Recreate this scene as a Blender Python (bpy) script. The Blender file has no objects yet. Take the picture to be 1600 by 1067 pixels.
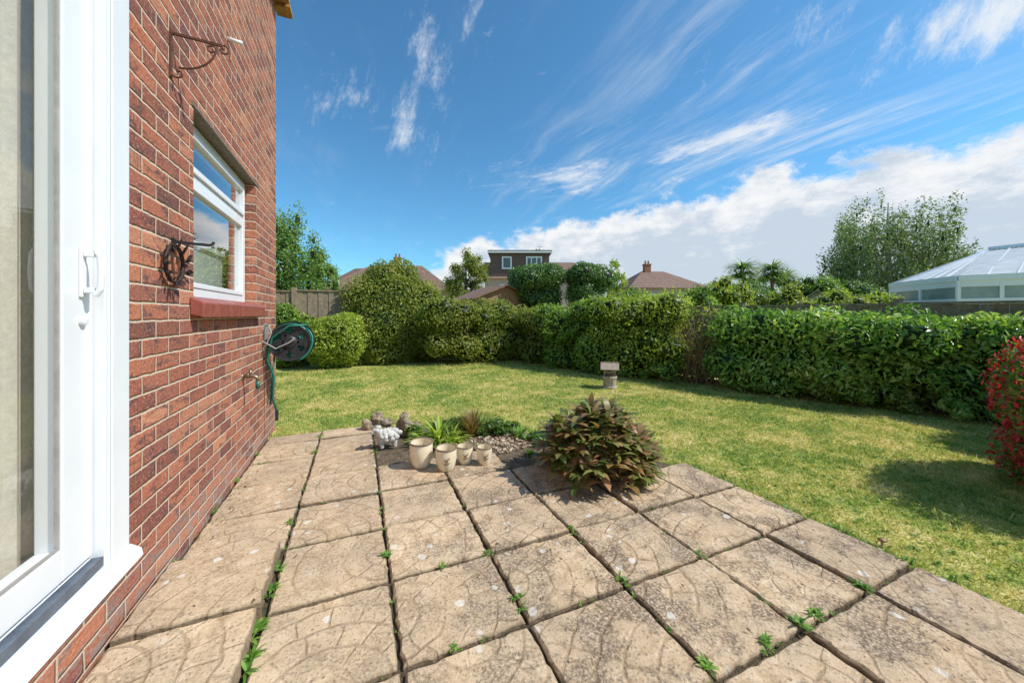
import bpy, math, random
import numpy as np
from mathutils import Vector, Matrix
rng=np.random.default_rng(7); random.seed(7)
sc=bpy.context.scene
TH=math.atan(240/560); FX,FY=math.sin(TH),math.cos(TH); RX,RY=math.cos(TH),-math.sin(TH); H=1.17
def at(x,d):
    l=(x-800)/560*d
    return (d*FX+l*RX, d*FY+l*RY)
def zz(y,d): return H+(492-y)*d/560
def link(o): sc.collection.objects.link(o); return o
# ------------------------------------------------------------ nodes
class NT:
    def __init__(s,t): s.t=t; s.t.nodes.clear()
    def n(s,typ,ins=None,**pr):
        nd=s.t.nodes.new(typ)
        for k,v in pr.items(): setattr(nd,k,v)
        if ins:
            for k,v in ins.items(): s.set(nd.inputs[k],v)
        return nd
    def set(s,sock,v):
        if isinstance(v,bpy.types.NodeSocket): s.t.links.new(v,sock)
        else: sock.default_value=v
    def m(s,op,a,b=None,c=None,clamp=False):
        nd=s.t.nodes.new('ShaderNodeMath'); nd.operation=op; nd.use_clamp=clamp
        s.set(nd.inputs[0],a)
        if b is not None: s.set(nd.inputs[1],b)
        if c is not None: s.set(nd.inputs[2],c)
        return nd.outputs[0]
    def ss(s,v,a,b,lo=0.,hi=1.):
        nd=s.n('ShaderNodeMapRange',{0:v,1:a,2:b,3:lo,4:hi}); nd.interpolation_type='SMOOTHSTEP'; return nd.outputs[0]
    def noise(s,vec,scale,detail=4,rough=.55,dist=0.):
        return s.n('ShaderNodeTexNoise',{'Vector':vec,'Scale':scale,'Detail':detail,'Roughness':rough,'Distortion':dist}).outputs[0]
    def ramp(s,v,els,interp='LINEAR'):
        nd=s.n('ShaderNodeValToRGB'); cr=nd.color_ramp; cr.interpolation=interp
        while len(cr.elements)<len(els): cr.elements.new(.5)
        for e,(p,c) in zip(cr.elements,els): e.position=p; e.color=(*c,1)
        s.set(nd.inputs[0],v); return nd.outputs[0]
    def mix(s,f,a,b,blend='MIX'):
        nd=s.n('ShaderNodeMix',data_type='RGBA',blend_type=blend)
        s.set(nd.inputs[0],f)
        s.set(nd.inputs[6],(*a,1) if isinstance(a,tuple) else a); s.set(nd.inputs[7],(*b,1) if isinstance(b,tuple) else b)
        return nd.outputs[2]
    def comb(s,x,y,z): return s.n('ShaderNodeCombineXYZ',{0:x,1:y,2:z}).outputs[0]
def newmat(name):
    m=bpy.data.materials.new(name); m.use_nodes=True; return m,NT(m.node_tree)
def finish(t,col,rough=.6,bump=None,bstr=.5,bdist=.01,metal=0.,spec=.5,coat=0.):
    p=t.n('ShaderNodeBsdfPrincipled'); t.set(p.inputs['Base Color'],(*col,1) if isinstance(col,tuple) else col)
    t.set(p.inputs['Roughness'],rough); p.inputs['Metallic'].default_value=metal; p.inputs['Specular IOR Level'].default_value=spec
    p.inputs['Coat Weight'].default_value=coat
    if bump is not None:
        b=t.n('ShaderNodeBump',{'Height':bump,'Strength':bstr,'Distance':bdist}); t.set(p.inputs['Normal'],b.outputs[0])
    o=t.n('ShaderNodeOutputMaterial'); t.set(o.inputs[0],p.outputs[0]); return p
def noisy(name,c1,c2,scale=20,rough=.6,bstr=.3,bdist=.004,metal=0.,spec=.5,c3=None,coat=0.):
    m,t=newmat(name); v=t.n('ShaderNodeTexCoord').outputs['Object']
    n=t.noise(v,scale,4,.65)
    els=[(.3,c1),(.7,c2)] if c3 is None else [(.3,c1),(.55,c2),(.72,c3)]
    finish(t,t.ramp(n,els),rough,t.noise(v,scale*3,2),bstr,bdist,metal,spec,coat); return m
def leaf_mat(name,cols,trans=.38,rough=.45,spec=.4,gain=1.7):
    m,t=newmat(name); a=t.n('ShaderNodeAttribute',attribute_name='tint').outputs['Fac']
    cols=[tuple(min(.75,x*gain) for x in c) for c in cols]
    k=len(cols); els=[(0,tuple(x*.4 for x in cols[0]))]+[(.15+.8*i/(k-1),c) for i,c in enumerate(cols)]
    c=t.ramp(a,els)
    p=t.n('ShaderNodeBsdfPrincipled',{'Base Color':c,'Roughness':rough,'Specular IOR Level':spec})
    tr=t.n('ShaderNodeBsdfTranslucent',{'Color':t.mix(1.,c,(1.5,1.5,.7),'MULTIPLY')})
    mx=t.n('ShaderNodeMixShader',{0:trans,1:p.outputs[0],2:tr.outputs[0]})
    t.n('ShaderNodeOutputMaterial',{0:mx.outputs[0]}); return m
# ------------------------------------------------------------ meshes
def np_mesh(name,V,Fc,tint=None,smooth=False):
    me=bpy.data.meshes.new(name); V=np.asarray(V,dtype=np.float32)
    me.vertices.add(len(V)); me.vertices.foreach_set('co',V.ravel())
    m,k=Fc.shape
    me.loops.add(m*k); me.loops.foreach_set('vertex_index',Fc.astype(np.int32).ravel())
    me.polygons.add(m); me.polygons.foreach_set('loop_start',np.arange(0,m*k,k,dtype=np.int32))
    if smooth: me.polygons.foreach_set('use_smooth',np.ones(m,dtype=bool))
    me.update(calc_edges=True)
    if tint is not None:
        at_=me.attributes.new('tint','FLOAT','POINT'); at_.data.foreach_set('value',np.asarray(tint,dtype=np.float32))
    return me
def thing(name,label,category,loc,group=None):
    e=link(bpy.data.objects.new(name,None)); e.location=loc; e.empty_display_size=.1
    e['label']=label; e['category']=category
    if group: e['group']=group
    return e
def wloc(p):
    v=Vector(p.location)
    while p.parent: p=p.parent; v+=Vector(p.location)
    return v
def tag(o,label=None,category=None,group=None,kind=None):
    for k,v in (('label',label),('category',category),('group',group),('kind',kind)):
        if v: o[k]=v
    return o
def obj(name,me,mat,parent=None,loc=None):
    """mesh is in world coordinates; re-based on parent / loc"""
    o=bpy.data.objects.new(name,me); link(o)
    base=wloc(parent) if parent else Vector(loc or (0,0,0))
    if base.length>0: me.transform(Matrix.Translation(-base))
    if parent: o.parent=parent
    else: o.location=base
    if mat and not me.materials: me.materials.append(mat)
    return o
class MB:
    def __init__(s,M=None): s.v=[];s.f=[];s.M=M
    def add(s,vs,fs):
        b=len(s.v)
        for p in vs:
            p=Vector(p); s.v.append(tuple(s.M@p) if s.M else tuple(p))
        for f in fs: s.f.append([b+i for i in f])
    def box(s,x0,x1,y0,y1,z0,z1):
        s.add([(x0,y0,z0),(x1,y0,z0),(x1,y1,z0),(x0,y1,z0),(x0,y0,z1),(x1,y0,z1),(x1,y1,z1),(x0,y1,z1)],
              [(0,3,2,1),(4,5,6,7),(0,1,5,4),(1,2,6,5),(2,3,7,6),(3,0,4,7)]); return s
    def bar(s,a,b,w,h,up=(0,0,1)):
        a,b=Vector(a),Vector(b); d=(b-a).normalized(); u=Vector(up); sd=d.cross(u)
        if sd.length<1e-4: sd=d.cross(Vector((1,0,0)))
        sd.normalize(); u=sd.cross(d).normalized(); sd*=w/2; u=u*h/2
        s.add([a-sd-u,a+sd-u,a+sd+u,a-sd+u,b-sd-u,b+sd-u,b+sd+u,b-sd+u],[(0,3,2,1),(4,5,6,7),(0,1,5,4),(1,2,6,5),(2,3,7,6),(3,0,4,7)]); return s
    def tube(s,pts,r,sides=8,closed=False):
        pts=[Vector(p) for p in pts]; n=len(pts); rr=r if isinstance(r,(list,tuple)) else [r]*n
        vs=[];fs=[];prev=None
        for i,p in enumerate(pts):
            if closed: t=pts[(i+1)%n]-pts[i-1]
            else: t=pts[min(i+1,n-1)]-pts[max(i-1,0)]
            t.normalize()
            if prev is None:
                a=t.cross(Vector((0,0,1)))
                if a.length<.1: a=t.cross(Vector((1,0,0)))
            else: a=prev-t*prev.dot(t)
            a.normalize(); prev=a; b=t.cross(a)
            for k in range(sides):
                an=2*math.pi*k/sides; vs.append(p+(a*math.cos(an)+b*math.sin(an))*rr[i])
        m=n if closed else n-1
        for i in range(m):
            j=(i+1)%n
            for k in range(sides):
                l=(k+1)%sides; fs.append((i*sides+k,i*sides+l,j*sides+l,j*sides+k))
        if not closed: fs.append(tuple(range(sides))[::-1]); fs.append(tuple((n-1)*sides+k for k in range(sides)))
        s.add(vs,fs); return s
    def lathe(s,c,prof,sides=32,axis='z'):
        vs=[];fs=[]
        for (r,z) in prof:
            for k in range(sides):
                an=2*math.pi*k/sides; a,b=r*math.cos(an),r*math.sin(an)
                vs.append((c[0]+a,c[1]+b,c[2]+z) if axis=='z' else (c[0]+a,c[1]+z,c[2]+b) if axis=='y' else (c[0]+z,c[1]+a,c[2]+b))
        for i in range(len(prof)-1):
            for k in range(sides):
                l=(k+1)%sides; fs.append((i*sides+k,i*sides+l,(i+1)*sides+l,(i+1)*sides+k))
        s.add(vs,fs); return s
    def build(s,name,mat,parent=None,loc=None,smooth=False,bevel=0):
        me=bpy.data.meshes.new(name); me.from_pydata(s.v,[],s.f)
        if smooth: me.polygons.foreach_set('use_smooth',[True]*len(s.f))
        me.update(); o=obj(name,me,mat,parent,loc)
        if bevel:
            b=o.modifiers.new('b','BEVEL'); b.width=bevel; b.segments=2; b.limit_method='ANGLE'
        return o
def nrm(a): return a/np.maximum(np.linalg.norm(a,axis=1,keepdims=True),1e-9)
def leaves(P,N,size,aspect=.5,droop=0.,rand=.6,detail=True):
    n=len(P); nn=nrm(N+rand*rng.normal(size=(n,3))); t=rng.normal(size=(n,3)); ax=nrm(np.cross(nn,t))
    ax[:,2]-=droop; ax-=nn*np.sum(ax*nn,1,keepdims=True); ax=nrm(ax); sd=np.cross(nn,ax)
    s=(size*(.6+.8*rng.random(n)))[:,None]; W=s*aspect; L=s
    b=P-ax*L*.5; tp=P+ax*L*.5-nn*L*.08
    if detail:
        up=nn*W*.16
        V=np.stack([b,P-ax*L*.2+sd*W*.45+up,P+ax*L*.18+sd*W*.42+up,tp,P+ax*L*.18-sd*W*.42+up,P-ax*L*.2-sd*W*.45+up],1).reshape(-1,3)
        i=np.arange(n)[:,None]*6
        Fc=np.concatenate([i+np.array([[0,1,2,3]]),i+np.array([[0,3,4,5]])],0); k=6
    else:
        V=np.stack([b,P+sd*W*.5,tp,P-sd*W*.5],1).reshape(-1,3); Fc=np.arange(n)[:,None]*4+np.array([[0,1,2,3]]); k=4
    return V,Fc,k
def cubesphere(k=5):
    vs=[];fs=[]
    for ax in range(3):
        for sg in (-1,1):
            b=len(vs)
            for i in range(k+1):
                for j in range(k+1):
                    p=[0,0,0]; p[ax]=sg; p[(ax+1)%3]=-1+2*i/k; p[(ax+2)%3]=-1+2*j/k; vs.append(p)
            for i in range(k):
                for j in range(k):
                    q=[b+i*(k+1)+j,b+(i+1)*(k+1)+j,b+(i+1)*(k+1)+j+1,b+i*(k+1)+j+1]; fs.append(q if sg>0 else q[::-1])
    return nrm(np.array(vs,float)),np.array(fs)
CS,CF=cubesphere()
def blob_points(B,n,shell=(.72,1.06),cut=.78,zmin=.02):
    B=np.asarray(B,float); C=B[:,:3]; Rr=B[:,3:6]
    w=(Rr[:,0]*Rr[:,1]+Rr[:,1]*Rr[:,2]+Rr[:,0]*Rr[:,2]); w/=w.sum()
    outP=[];outN=[];outI=[];tot=0
    for _ in range(6):
        idx=rng.choice(len(B),size=n,p=w); d=nrm(rng.normal(size=(n,3)))
        r=shell[0]+(shell[1]-shell[0])*rng.random(n)**.8
        P=C[idx]+d*Rr[idx]*r[:,None]; N=nrm(d/Rr[idx])
        keep=P[:,2]>zmin
        for j in range(len(B)):
            q=(((P-C[j])/Rr[j])**2).sum(1); keep&=(q>cut*cut)|(idx==j)
        outP.append(P[keep]);outN.append(N[keep]);outI.append(idx[keep]); tot+=keep.sum()
        if tot>=n: break
    return np.concatenate(outP)[:n],np.concatenate(outN)[:n],np.concatenate(outI)[:n]
def foliage(name,parent,B,n,size,mat,aspect=.5,droop=0.,rand=.75,detail=True,core=.68,shell=(.72,1.18),zmin=.02,cut=.78):
    P,N,I=blob_points(B,n,shell,cut,zmin)
    pn=np.sin(P[:,0]*7.3+2*np.sin(P[:,2]*6))*np.sin(P[:,2]*8.1+2*np.sin(P[:,1]*5.))*.5+.5
    V,Fc,k=leaves(P,N,size,aspect,droop,rand,detail)
    bt=rng.random(len(B)); ti=.15+.85*np.clip(.5*rng.random(len(P))+.28*bt[I]+.22*pn,0,1)
    T=np.repeat(ti,k)
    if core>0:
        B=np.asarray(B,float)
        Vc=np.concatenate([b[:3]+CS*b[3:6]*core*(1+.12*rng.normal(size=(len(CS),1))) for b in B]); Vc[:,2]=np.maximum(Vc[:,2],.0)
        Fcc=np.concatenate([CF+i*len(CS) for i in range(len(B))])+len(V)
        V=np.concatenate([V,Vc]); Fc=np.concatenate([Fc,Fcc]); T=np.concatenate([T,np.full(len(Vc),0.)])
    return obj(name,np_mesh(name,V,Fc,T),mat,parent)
def stems(parent,base,B,mat,k=8,r=.015,name='stems',spread=.12,zb=0.):
    mb=MB(); idx=rng.permutation(len(B))[:k]
    for i in idx:
        b=B[i]; a=Vector((base[0]+rng.normal()*spread,base[1]+rng.normal()*spread,zb)); e=Vector(b[:3])+Vector((0,0,b[5]*.6))
        mid=a.lerp(e,.5)+Vector((rng.normal()*.06,rng.normal()*.06,.08)); mb.tube([a,a.lerp(mid,.5)+Vector((rng.normal()*.02,0,0)),mid,e],[r,r*.85,r*.65,r*.3],6)
    return mb.build(name,mat,parent,smooth=True)
M_bark=noisy('bark',(.08,.055,.035),(.20,.15,.10),30,.9,.8,.01)
def shrub(label,base,B,n,size,mat,cat='shrub',name='shrub',group=None,nst=8,r=.015,**kw):
    e=thing(name,label,cat,(base[0],base[1],0),group)
    foliage('foliage',e,B,n,size,mat,**kw); stems(e,base,B,M_bark,nst,r); return e
def hedge_blobs(x0,y0,x1,y1,th,h,n,zb=.1,rr=(.18,.34),hv=.1):
    B=[];L=math.hypot(x1-x0,y1-y0); nx,ny=-(y1-y0)/L,(x1-x0)/L
    for i in range(n):
        s=(i+random.random())/n; o=random.uniform(-.5,.5)*th; r=random.uniform(*rr)
        z=random.uniform(zb+r*.5,h-r+random.uniform(-hv,hv)) if i%3 else h-r+random.uniform(-hv,hv)
        if i%3==1: z=random.uniform(r*.6,h*.4)
        B.append((x0+(x1-x0)*s+nx*o,y0+(y1-y0)*s+ny*o,max(z,r*.7),r*random.uniform(.9,1.4),r*random.uniform(.9,1.4),r*random.uniform(.8,1.15)))
    return B
def dome_blobs(cx,cy,rx,ry,z0,z1,n,rf=(.22,.4)):
    B=[];cz=(z0+z1)/2;rz=(z1-z0)/2
    for i in range(n):
        d=np.array(nrm(rng.normal(size=(1,3)))[0]); q=random.uniform(.35,.85); f=random.uniform(*rf)
        B.append((cx+d[0]*rx*(1-f)*q*1.15,cy+d[1]*ry*(1-f)*q*1.15,cz+d[2]*rz*(1-f)*q*1.15,f*rx*1.1,f*ry*1.1,f*rz*1.05))
    return B
# ------------------------------------------------------------ materials
def brick_mat():
    m,t=newmat('brick'); v=t.n('ShaderNodeTexCoord').outputs['Object']; s=t.n('ShaderNodeSeparateXYZ',{0:v})
    nz=t.noise(v,9,2)
    u=t.m('ADD',s.outputs[0],s.outputs[1]); u=t.m('ADD',u,t.m('MULTIPLY',nz,.013)); w=t.m('ADD',s.outputs[2],t.m('MULTIPLY',t.noise(v,16,3),.012))
    uv=t.comb(u,w,0.)
    def br(sm,ms):
        b=t.n('ShaderNodeTexBrick',{'Vector':uv,'Color1':(0,0,0,1),'Color2':(1,1,1,1),'Mortar':(.5,.5,.5,1),'Scale':1.,'Mortar Size':ms,'Mortar Smooth':sm,'Brick Width':.215,'Row Height':.072}); b.offset=.5; return b
    b=br(.3,.0052)
    rnd=t.n('ShaderNodeSeparateColor',{0:b.outputs['Color']}).outputs[0]
    c=t.ramp(rnd,[(0.,(.17,.07,.055)),(.18,(.40,.135,.08)),(.38,(.50,.19,.105)),(.52,(.27,.09,.07)),(.66,(.55,.24,.14)),(.8,(.23,.08,.065)),(1.,(.46,.155,.085))])
    n2=t.noise(t.comb(t.m('MULTIPLY',u,9.),t.m('MULTIPLY',w,24.),t.m('MULTIPLY',rnd,5.)),1.,5,.75,.5)
    c=t.mix(t.ss(n2,.49,.63,0.,.86),c,(.115,.062,.066)); n3=t.noise(v,80,3,.75); c=t.mix(t.ss(n3,.52,.70,0.,.6),c,(.70,.43,.29))
    c=t.mix(t.ss(n3,.46,.32,0.,.5),c,(.085,.045,.042))
    mo=t.mix(t.noise(v,60,2),(.48,.38,.28),(.68,.57,.44))
    lo=t.ss(s.outputs[2],.32,.06); c=t.mix(t.m('MULTIPLY',lo,t.ss(n2,.42,.62,0.,.5)),c,(.45,.42,.38))
    c=t.mix(b.outputs['Fac'],c,mo)
    b2=br(.9,.009)
    hgt=t.m('ADD',t.m('SUBTRACT',1.,b2.outputs['Fac']),t.m('ADD',t.m('MULTIPLY',n3,.7),t.m('MULTIPLY',n2,.4)))
    finish(t,c,.9,hgt,1.,.007,spec=.2); return m
M_brick=brick_mat()
M_white=noisy('white_upvc',(.74,.76,.78),(.80,.82,.84),3,.28,.03,.001,spec=.5)
M_dark=noisy('dark_rubber',(.015,.017,.02),(.03,.03,.035),20,.5)
M_track=noisy('grey_track',(.07,.09,.12),(.13,.16,.20),20,.4)
def slab_mat():
    m,t=newmat('patio_slab'); uvn=t.n('ShaderNodeUVMap',uv_map='UVMap').outputs[0]; pos=t.n('ShaderNodeNewGeometry').outputs['Position']
    tone=t.n('ShaderNodeAttribute',attribute_name='tint').outputs['Fac']; rim=t.n('ShaderNodeAttribute',attribute_name='rim').outputs['Fac']
    wob=t.n('ShaderNodeTexNoise',{'Vector':pos,'Scale':9.,'Detail':1.}).outputs[1]
    uvw=t.n('ShaderNodeVectorMath',{0:uvn,1:t.n('ShaderNodeVectorMath',{0:t.n('ShaderNodeVectorMath',{0:wob,1:(.5,.5,.5)},operation='SUBTRACT').outputs[0],1:(.10,.10,0)},operation='MULTIPLY').outputs[0]},operation='ADD').outputs[0]
    s=t.n('ShaderNodeSeparateXYZ',{0:uvw}); x,y=s.outputs[0],s.outputs[1]
    r=t.m('SQRT',t.m('ADD',t.m('MULTIPLY',x,x),t.m('MULTIPLY',y,y)))
    ring=t.m('MULTIPLY',r,4.6); idx=t.m('FLOOR',ring); fr=t.m('FRACT',ring)
    dr=t.m('DIVIDE',t.m('SUBTRACT',.5,t.m('ABSOLUTE',t.m('SUBTRACT',fr,.5))),4.6)
    a=t.m('DIVIDE',t.m('ARCTAN2',y,x),math.pi/2)
    cnt=t.m('ADD',t.m('MULTIPLY',idx,1.25),1.2); sp=t.m('ADD',t.m('MULTIPLY',a,cnt),t.m('MULTIPLY',idx,.37)); fs=t.m('FRACT',sp)
    da=t.m('MULTIPLY',t.m('DIVIDE',t.m('SUBTRACT',.5,t.m('ABSOLUTE',t.m('SUBTRACT',fs,.5))),cnt),t.m('MULTIPLY',r,math.pi/2))
    n1=t.noise(pos,15,5,.7); n2=t.noise(pos,95,4,.75); big=t.noise(pos,2.6,3)
    jit=t.m('MULTIPLY',t.m('SUBTRACT',n1,.5),.018)
    gr=t.ss(t.m('ADD',dr,jit),.002,.024); ga=t.ss(t.m('ADD',da,jit),.000,.018)
    worn=t.ss(t.noise(pos,4.5,3),.41,.62,.10,1.)
    gi=t.m('MAXIMUM',t.m('MULTIPLY',t.m('SUBTRACT',1.,gr),t.m('ADD',t.m('MULTIPLY',worn,.7),.3)),t.m('MULTIPLY',t.m('SUBTRACT',1.,ga),worn))
    c=t.ramp(n1,[(.28,(.40,.275,.165)),(.45,(.60,.435,.27)),(.6,(.70,.525,.35)),(.75,(.79,.65,.47))])
    c=t.mix(t.ss(big,.38,.62,0.,.45),c,(.48,.38,.27))
    c=t.mix(t.m('MULTIPLY',tone,.34),c,(.38,.28,.19))
    sx=t.n('ShaderNodeSeparateXYZ',{0:pos})
    dirt=t.m('MULTIPLY',t.ss(t.noise(pos,5,6,.75),.44,.58),t.ss(sx.outputs[0],-.3,.9,.35,1.)); c=t.mix(t.m('MULTIPLY',dirt,t.ss(n2,.40,.56,.08,.85)),c,(.14,.11,.085))
    c=t.mix(t.ss(n2,.57,.63,0.,.8),c,(.17,.12,.08)); c=t.mix(t.ss(n2,.40,.30,0.,.65),c,(.86,.77,.63))
    vo=t.n('ShaderNodeTexVoronoi',{'Vector':pos,'Scale':10.}).outputs['Distance']; li=t.m('MULTIPLY',t.ss(t.m('ADD',vo,t.m('MULTIPLY',n1,.6)),.50,.42),t.ss(t.noise(pos,3.1,2),.46,.55))
    c=t.mix(t.m('MULTIPLY',li,.65),c,(.74,.71,.65))
    c=t.mix(t.m('MULTIPLY',gi,.42),c,(.24,.155,.085)); c=t.mix(t.m('MULTIPLY',rim,.6),c,(.13,.095,.06))
    hgt=t.m('SUBTRACT',t.m('ADD',t.m('MULTIPLY',n2,.55),t.m('MULTIPLY',n1,.8)),t.m('MULTIPLY',gi,.48))
    finish(t,c,.92,hgt,1.,.008,spec=.15); return m
M_slab=slab_mat()
def grasscol(t,pos):
    n=t.noise(pos,1.3,4,.75); n2=t.noise(pos,8,3,.7)
    v=t.m('ADD',t.m('MULTIPLY',n,.62),t.m('MULTIPLY',n2,.38))
    return t.ramp(v,[(.38,(.18,.29,.045)),(.455,(.30,.39,.075)),(.52,(.52,.51,.14)),(.60,(.74,.63,.29))])
m,t=newmat('lawn_ground'); pos=t.n('ShaderNodeNewGeometry').outputs['Position']
c=grasscol(t,pos); c=t.mix(t.ss(t.noise(pos,60,3),.45,.65,0.,.6),c,(.34,.28,.14)); finish(t,t.mix(.15,c,(.14,.13,.05)),1.,t.noise(pos,70,2),.8,.015,spec=.1); M_lawn=m
m,t=newmat('grass_blades'); pos=t.n('ShaderNodeNewGeometry').outputs['Position']; a=t.n('ShaderNodeAttribute',attribute_name='tint').outputs['Fac']
c=grasscol(t,pos); c=t.mix(t.ss(a,.52,1.,0.,.6),c,(.74,.66,.33)); c=t.mix(t.ss(a,.42,0.,0.,.55),c,(.13,.26,.035))
p=t.n('ShaderNodeBsdfPrincipled',{'Base Color':c,'Roughness':.6,'Specular IOR Level':.25}); tr=t.n('ShaderNodeBsdfTranslucent',{'Color':t.mix(1.,c,(1.2,1.2,.8),'MULTIPLY')})
t.n('ShaderNodeOutputMaterial',{0:t.n('ShaderNodeMixShader',{0:.38,1:p.outputs[0],2:tr.outputs[0]}).outputs[0]}); M_blade=m
M_soil=noisy('soil',(.035,.026,.016),(.09,.065,.038),25,1.,1.,.02,c3=(.07,.08,.03))
M_bed=noisy('bed_soil',(.06,.045,.028),(.15,.11,.07),25,1.,1.,.02,c3=(.22,.17,.11))
M_rust=noisy('rusty_iron',(.07,.03,.02),(.19,.085,.05),60,.8,.5,.002,metal=.3); M_iron=noisy('blackened_iron',(.018,.014,.013),(.075,.04,.03),60,.7,.5,.002,metal=.3)
M_green=noisy('green_hose',(.008,.12,.08),(.015,.19,.13),20,.4,.05)
M_greyp=noisy('grey_plastic',(.26,.25,.23),(.38,.36,.34),15,.4,.05)
M_fence=noisy('weathered_fence_wood',(.18,.135,.09),(.38,.30,.21),12,.9,.6,.004)
M_tileS=noisy('red_sill_tile',(.24,.06,.045),(.37,.11,.08),18,.35,.2,.002)
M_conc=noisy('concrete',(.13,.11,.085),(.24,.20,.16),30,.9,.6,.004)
def glassmat(name,tint=(.85,.9,.9),k=1.5):
    m,t=newmat(name); tr=t.n('ShaderNodeBsdfTransparent',{'Color':(*tint,1)}); gl=t.n('ShaderNodeBsdfGlossy',{'Roughness':.01,'Color':(1,1,1,1)})
    lw=t.n('ShaderNodeLayerWeight',{'Blend':.5}).outputs['Facing']
    f=t.m('ADD',t.m('MULTIPLY',t.m('POWER',lw,5.),.9*k),.04*k,clamp=True)
    t.n('ShaderNodeOutputMaterial',{0:t.n('ShaderNodeMixShader',{0:f,1:tr.outputs[0],2:gl.outputs[0]}).outputs[0]}); return m
M_glass=glassmat('window_glass',(.97,.98,.98),1.5); M_wglass=glassmat('window_glass_reflective',(.8,.87,.88),2.6)
# ------------------------------------------------------------ ground
g=MB(); g.add([(-700,-700,0),(700,-700,0),(700,700,0),(-700,700,0)],[(0,1,2,3)])
tag(g.build('lawn',M_lawn),kind='structure')
XE=[-.78,-.33,.125,.58,1.035,1.49,1.945,2.33]; YE=[1.20+.42*k for k in range(-6,7)]+[3.97]
TOP=[3.98,3.98,2.9,2.9,2.5,2.1,2.1]
V=[];Fs=[];UV=[];TN=[];RM=[]
joints=[]
for i in range(7):
    for j in range(len(YE)-1):
        x0,x1,y0,y1=XE[i],XE[i+1],YE[j],YE[j+1]
        if y1>TOP[i]+.02: continue
        land=(i==0 and y1<2.1)
        if i==0: x0+=.012
        if land: x1-=.012
        gx_,gy_=.0062,.0085; zt=.032+random.uniform(-.005,.005)+(.055 if land else 0); tx,ty=random.uniform(-.014,.014),random.uniform(-.018,.018)
        jx,jy=random.uniform(-.002,.002),random.uniform(-.002,.002)
        per=[];K=14
        cs=[(x0+gx_,y0+gy_),(x1-gx_,y0+gy_),(x1-gx_,y1-gy_),(x0+gx_,y1-gy_)]
        for q in range(4):
            a,b=cs[q],cs[(q+1)%4]
            for k in range(K):
                f=k/K; w=.0026; per.append((a[0]+(b[0]-a[0])*f+random.gauss(0,w)+jx,a[1]+(b[1]-a[1])*f+random.gauss(0,w)+jy))
        cx,cy=(x0+x1)/2,(y0+y1)/2; b0=len(V); n=len(per)
        zf=lambda x,y: zt+(x-cx)*tx+(y-cy)*ty
        def ins(p,f): return (cx+(p[0]-cx)*f,cy+(p[1]-cy)*f)
        for p in per: V.append((p[0],p[1],0.))
        for p in per: V.append((p[0],p[1],zf(*p)-.009))
        for p in per: q=ins(p,.962+random.uniform(-.014,.008)); V.append((q[0],q[1],zf(*q)))
        RM+=[1.]*(2*n)+[0.]*n
        rot=random.randrange(4); mode=random.random()
        def uvf(v):
            s_=(v[0]-x0)/(x1-x0); t_=(v[1]-y0)/(y1-y0)
            for _ in range(rot): s_,t_=t_,1-s_
            return (s_-.5,t_+.02) if mode<.6 else (s_+.02,t_+.02)
        for k in range(n):
            l=(k+1)%n
            Fs.append((b0+k,b0+l,b0+n+l,b0+n+k)); Fs.append((b0+n+k,b0+n+l,b0+2*n+l,b0+2*n+k))
        Fs.append(tuple(b0+2*n+k for k in range(n)))
        UV+= [uvf(v) for v in V[b0:]]; TN+=[random.random()]*(len(V)-b0)
        joints.append((x0,y0,x1,y1,land))
me=bpy.data.meshes.new('patio'); me.from_pydata(V,[],Fs); ul=me.uv_layers.new(name='UVMap')
for l in me.loops: ul.data[l.index].uv=UV[l.vertex_index]
at_=me.attributes.new('tint','FLOAT','POINT'); at_.data.foreach_set('value',TN)
at_=me.attributes.new('rim','FLOAT','POINT'); at_.data.foreach_set('value',RM)
me.update(); tag(obj('patio',me,M_slab),kind='structure')
g=MB(); g.add([(-.79,-1.35,.010),(2.32,-1.35,.010),(2.32,2.03,.010),(1.5,2.03,.010),(1.5,2.45,.010),(1.04,2.45,.010),(1.04,2.88,.010),(.13,2.88,.010),(.13,3.96,.010),(-.79,3.96,.010)],[tuple(range(10))])
tag(g.build('patio_joint_soil',M_soil),kind='structure')
bed=[(.135,2.89),(1.045,2.89),(1.045,2.47),(1.50,2.47),(1.50,2.05),(2.22,2.05),(2.12,2.25),(1.92,2.5),(1.72,2.7),(1.6,2.95),(1.5,3.2),(1.3,3.42),(.9,3.55),(.5,3.75),(.135,3.9)]
g=MB(); g.add([(x,y,.016) for x,y in bed],[tuple(range(len(bed)))]); tag(g.build('planting_bed_soil',M_bed),kind='structure')
def inpoly(x,y,poly):
    c=False;n=len(poly)
    for i in range(n):
        x1,y1=poly[i];x2,y2=poly[i-1]
        if (y1>y)!=(y2>y) and x<(x2-x1)*(y-y1)/(y2-y1)+x1: c=not c
    return c
# grass blades
HX0,HY0,HX1,HY1=3.7,7.5,6.2,1.6   # hedge front line
N0=950000
X=rng.uniform(-4,8.5,N0);Y=rng.uniform(-1.2,9.2,N0)
D=X*FX+Y*FY; Lt=X*RX+Y*RY
side=((HX1-HX0)*(Y-HY0)-(HY1-HY0)*(X-HX0))/math.hypot(HX1-HX0,HY1-HY0)
keep=(D>.7)&(np.abs(Lt/np.maximum(D,.1))<1.7)&(rng.random(N0)<np.clip(2.4/np.maximum(D,.5),.0,1.))&(side<.35)&(Y<8.5)
keep&=~((X<-.78)&(Y<4.36))
pat=np.zeros(N0,bool)
for i in range(7): pat|=(X>=XE[i]-.0)&(X<XE[i+1])&(Y<TOP[i]-.02)
keep&=~pat
X=X[keep];Y=Y[keep];D=D[keep]
ib=np.array([inpoly(a,b,bed) if (0<a<2.4 and 1.9<b<4) else False for a,b in zip(X,Y)])
ib&=rng.random(len(X))<.9
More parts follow.
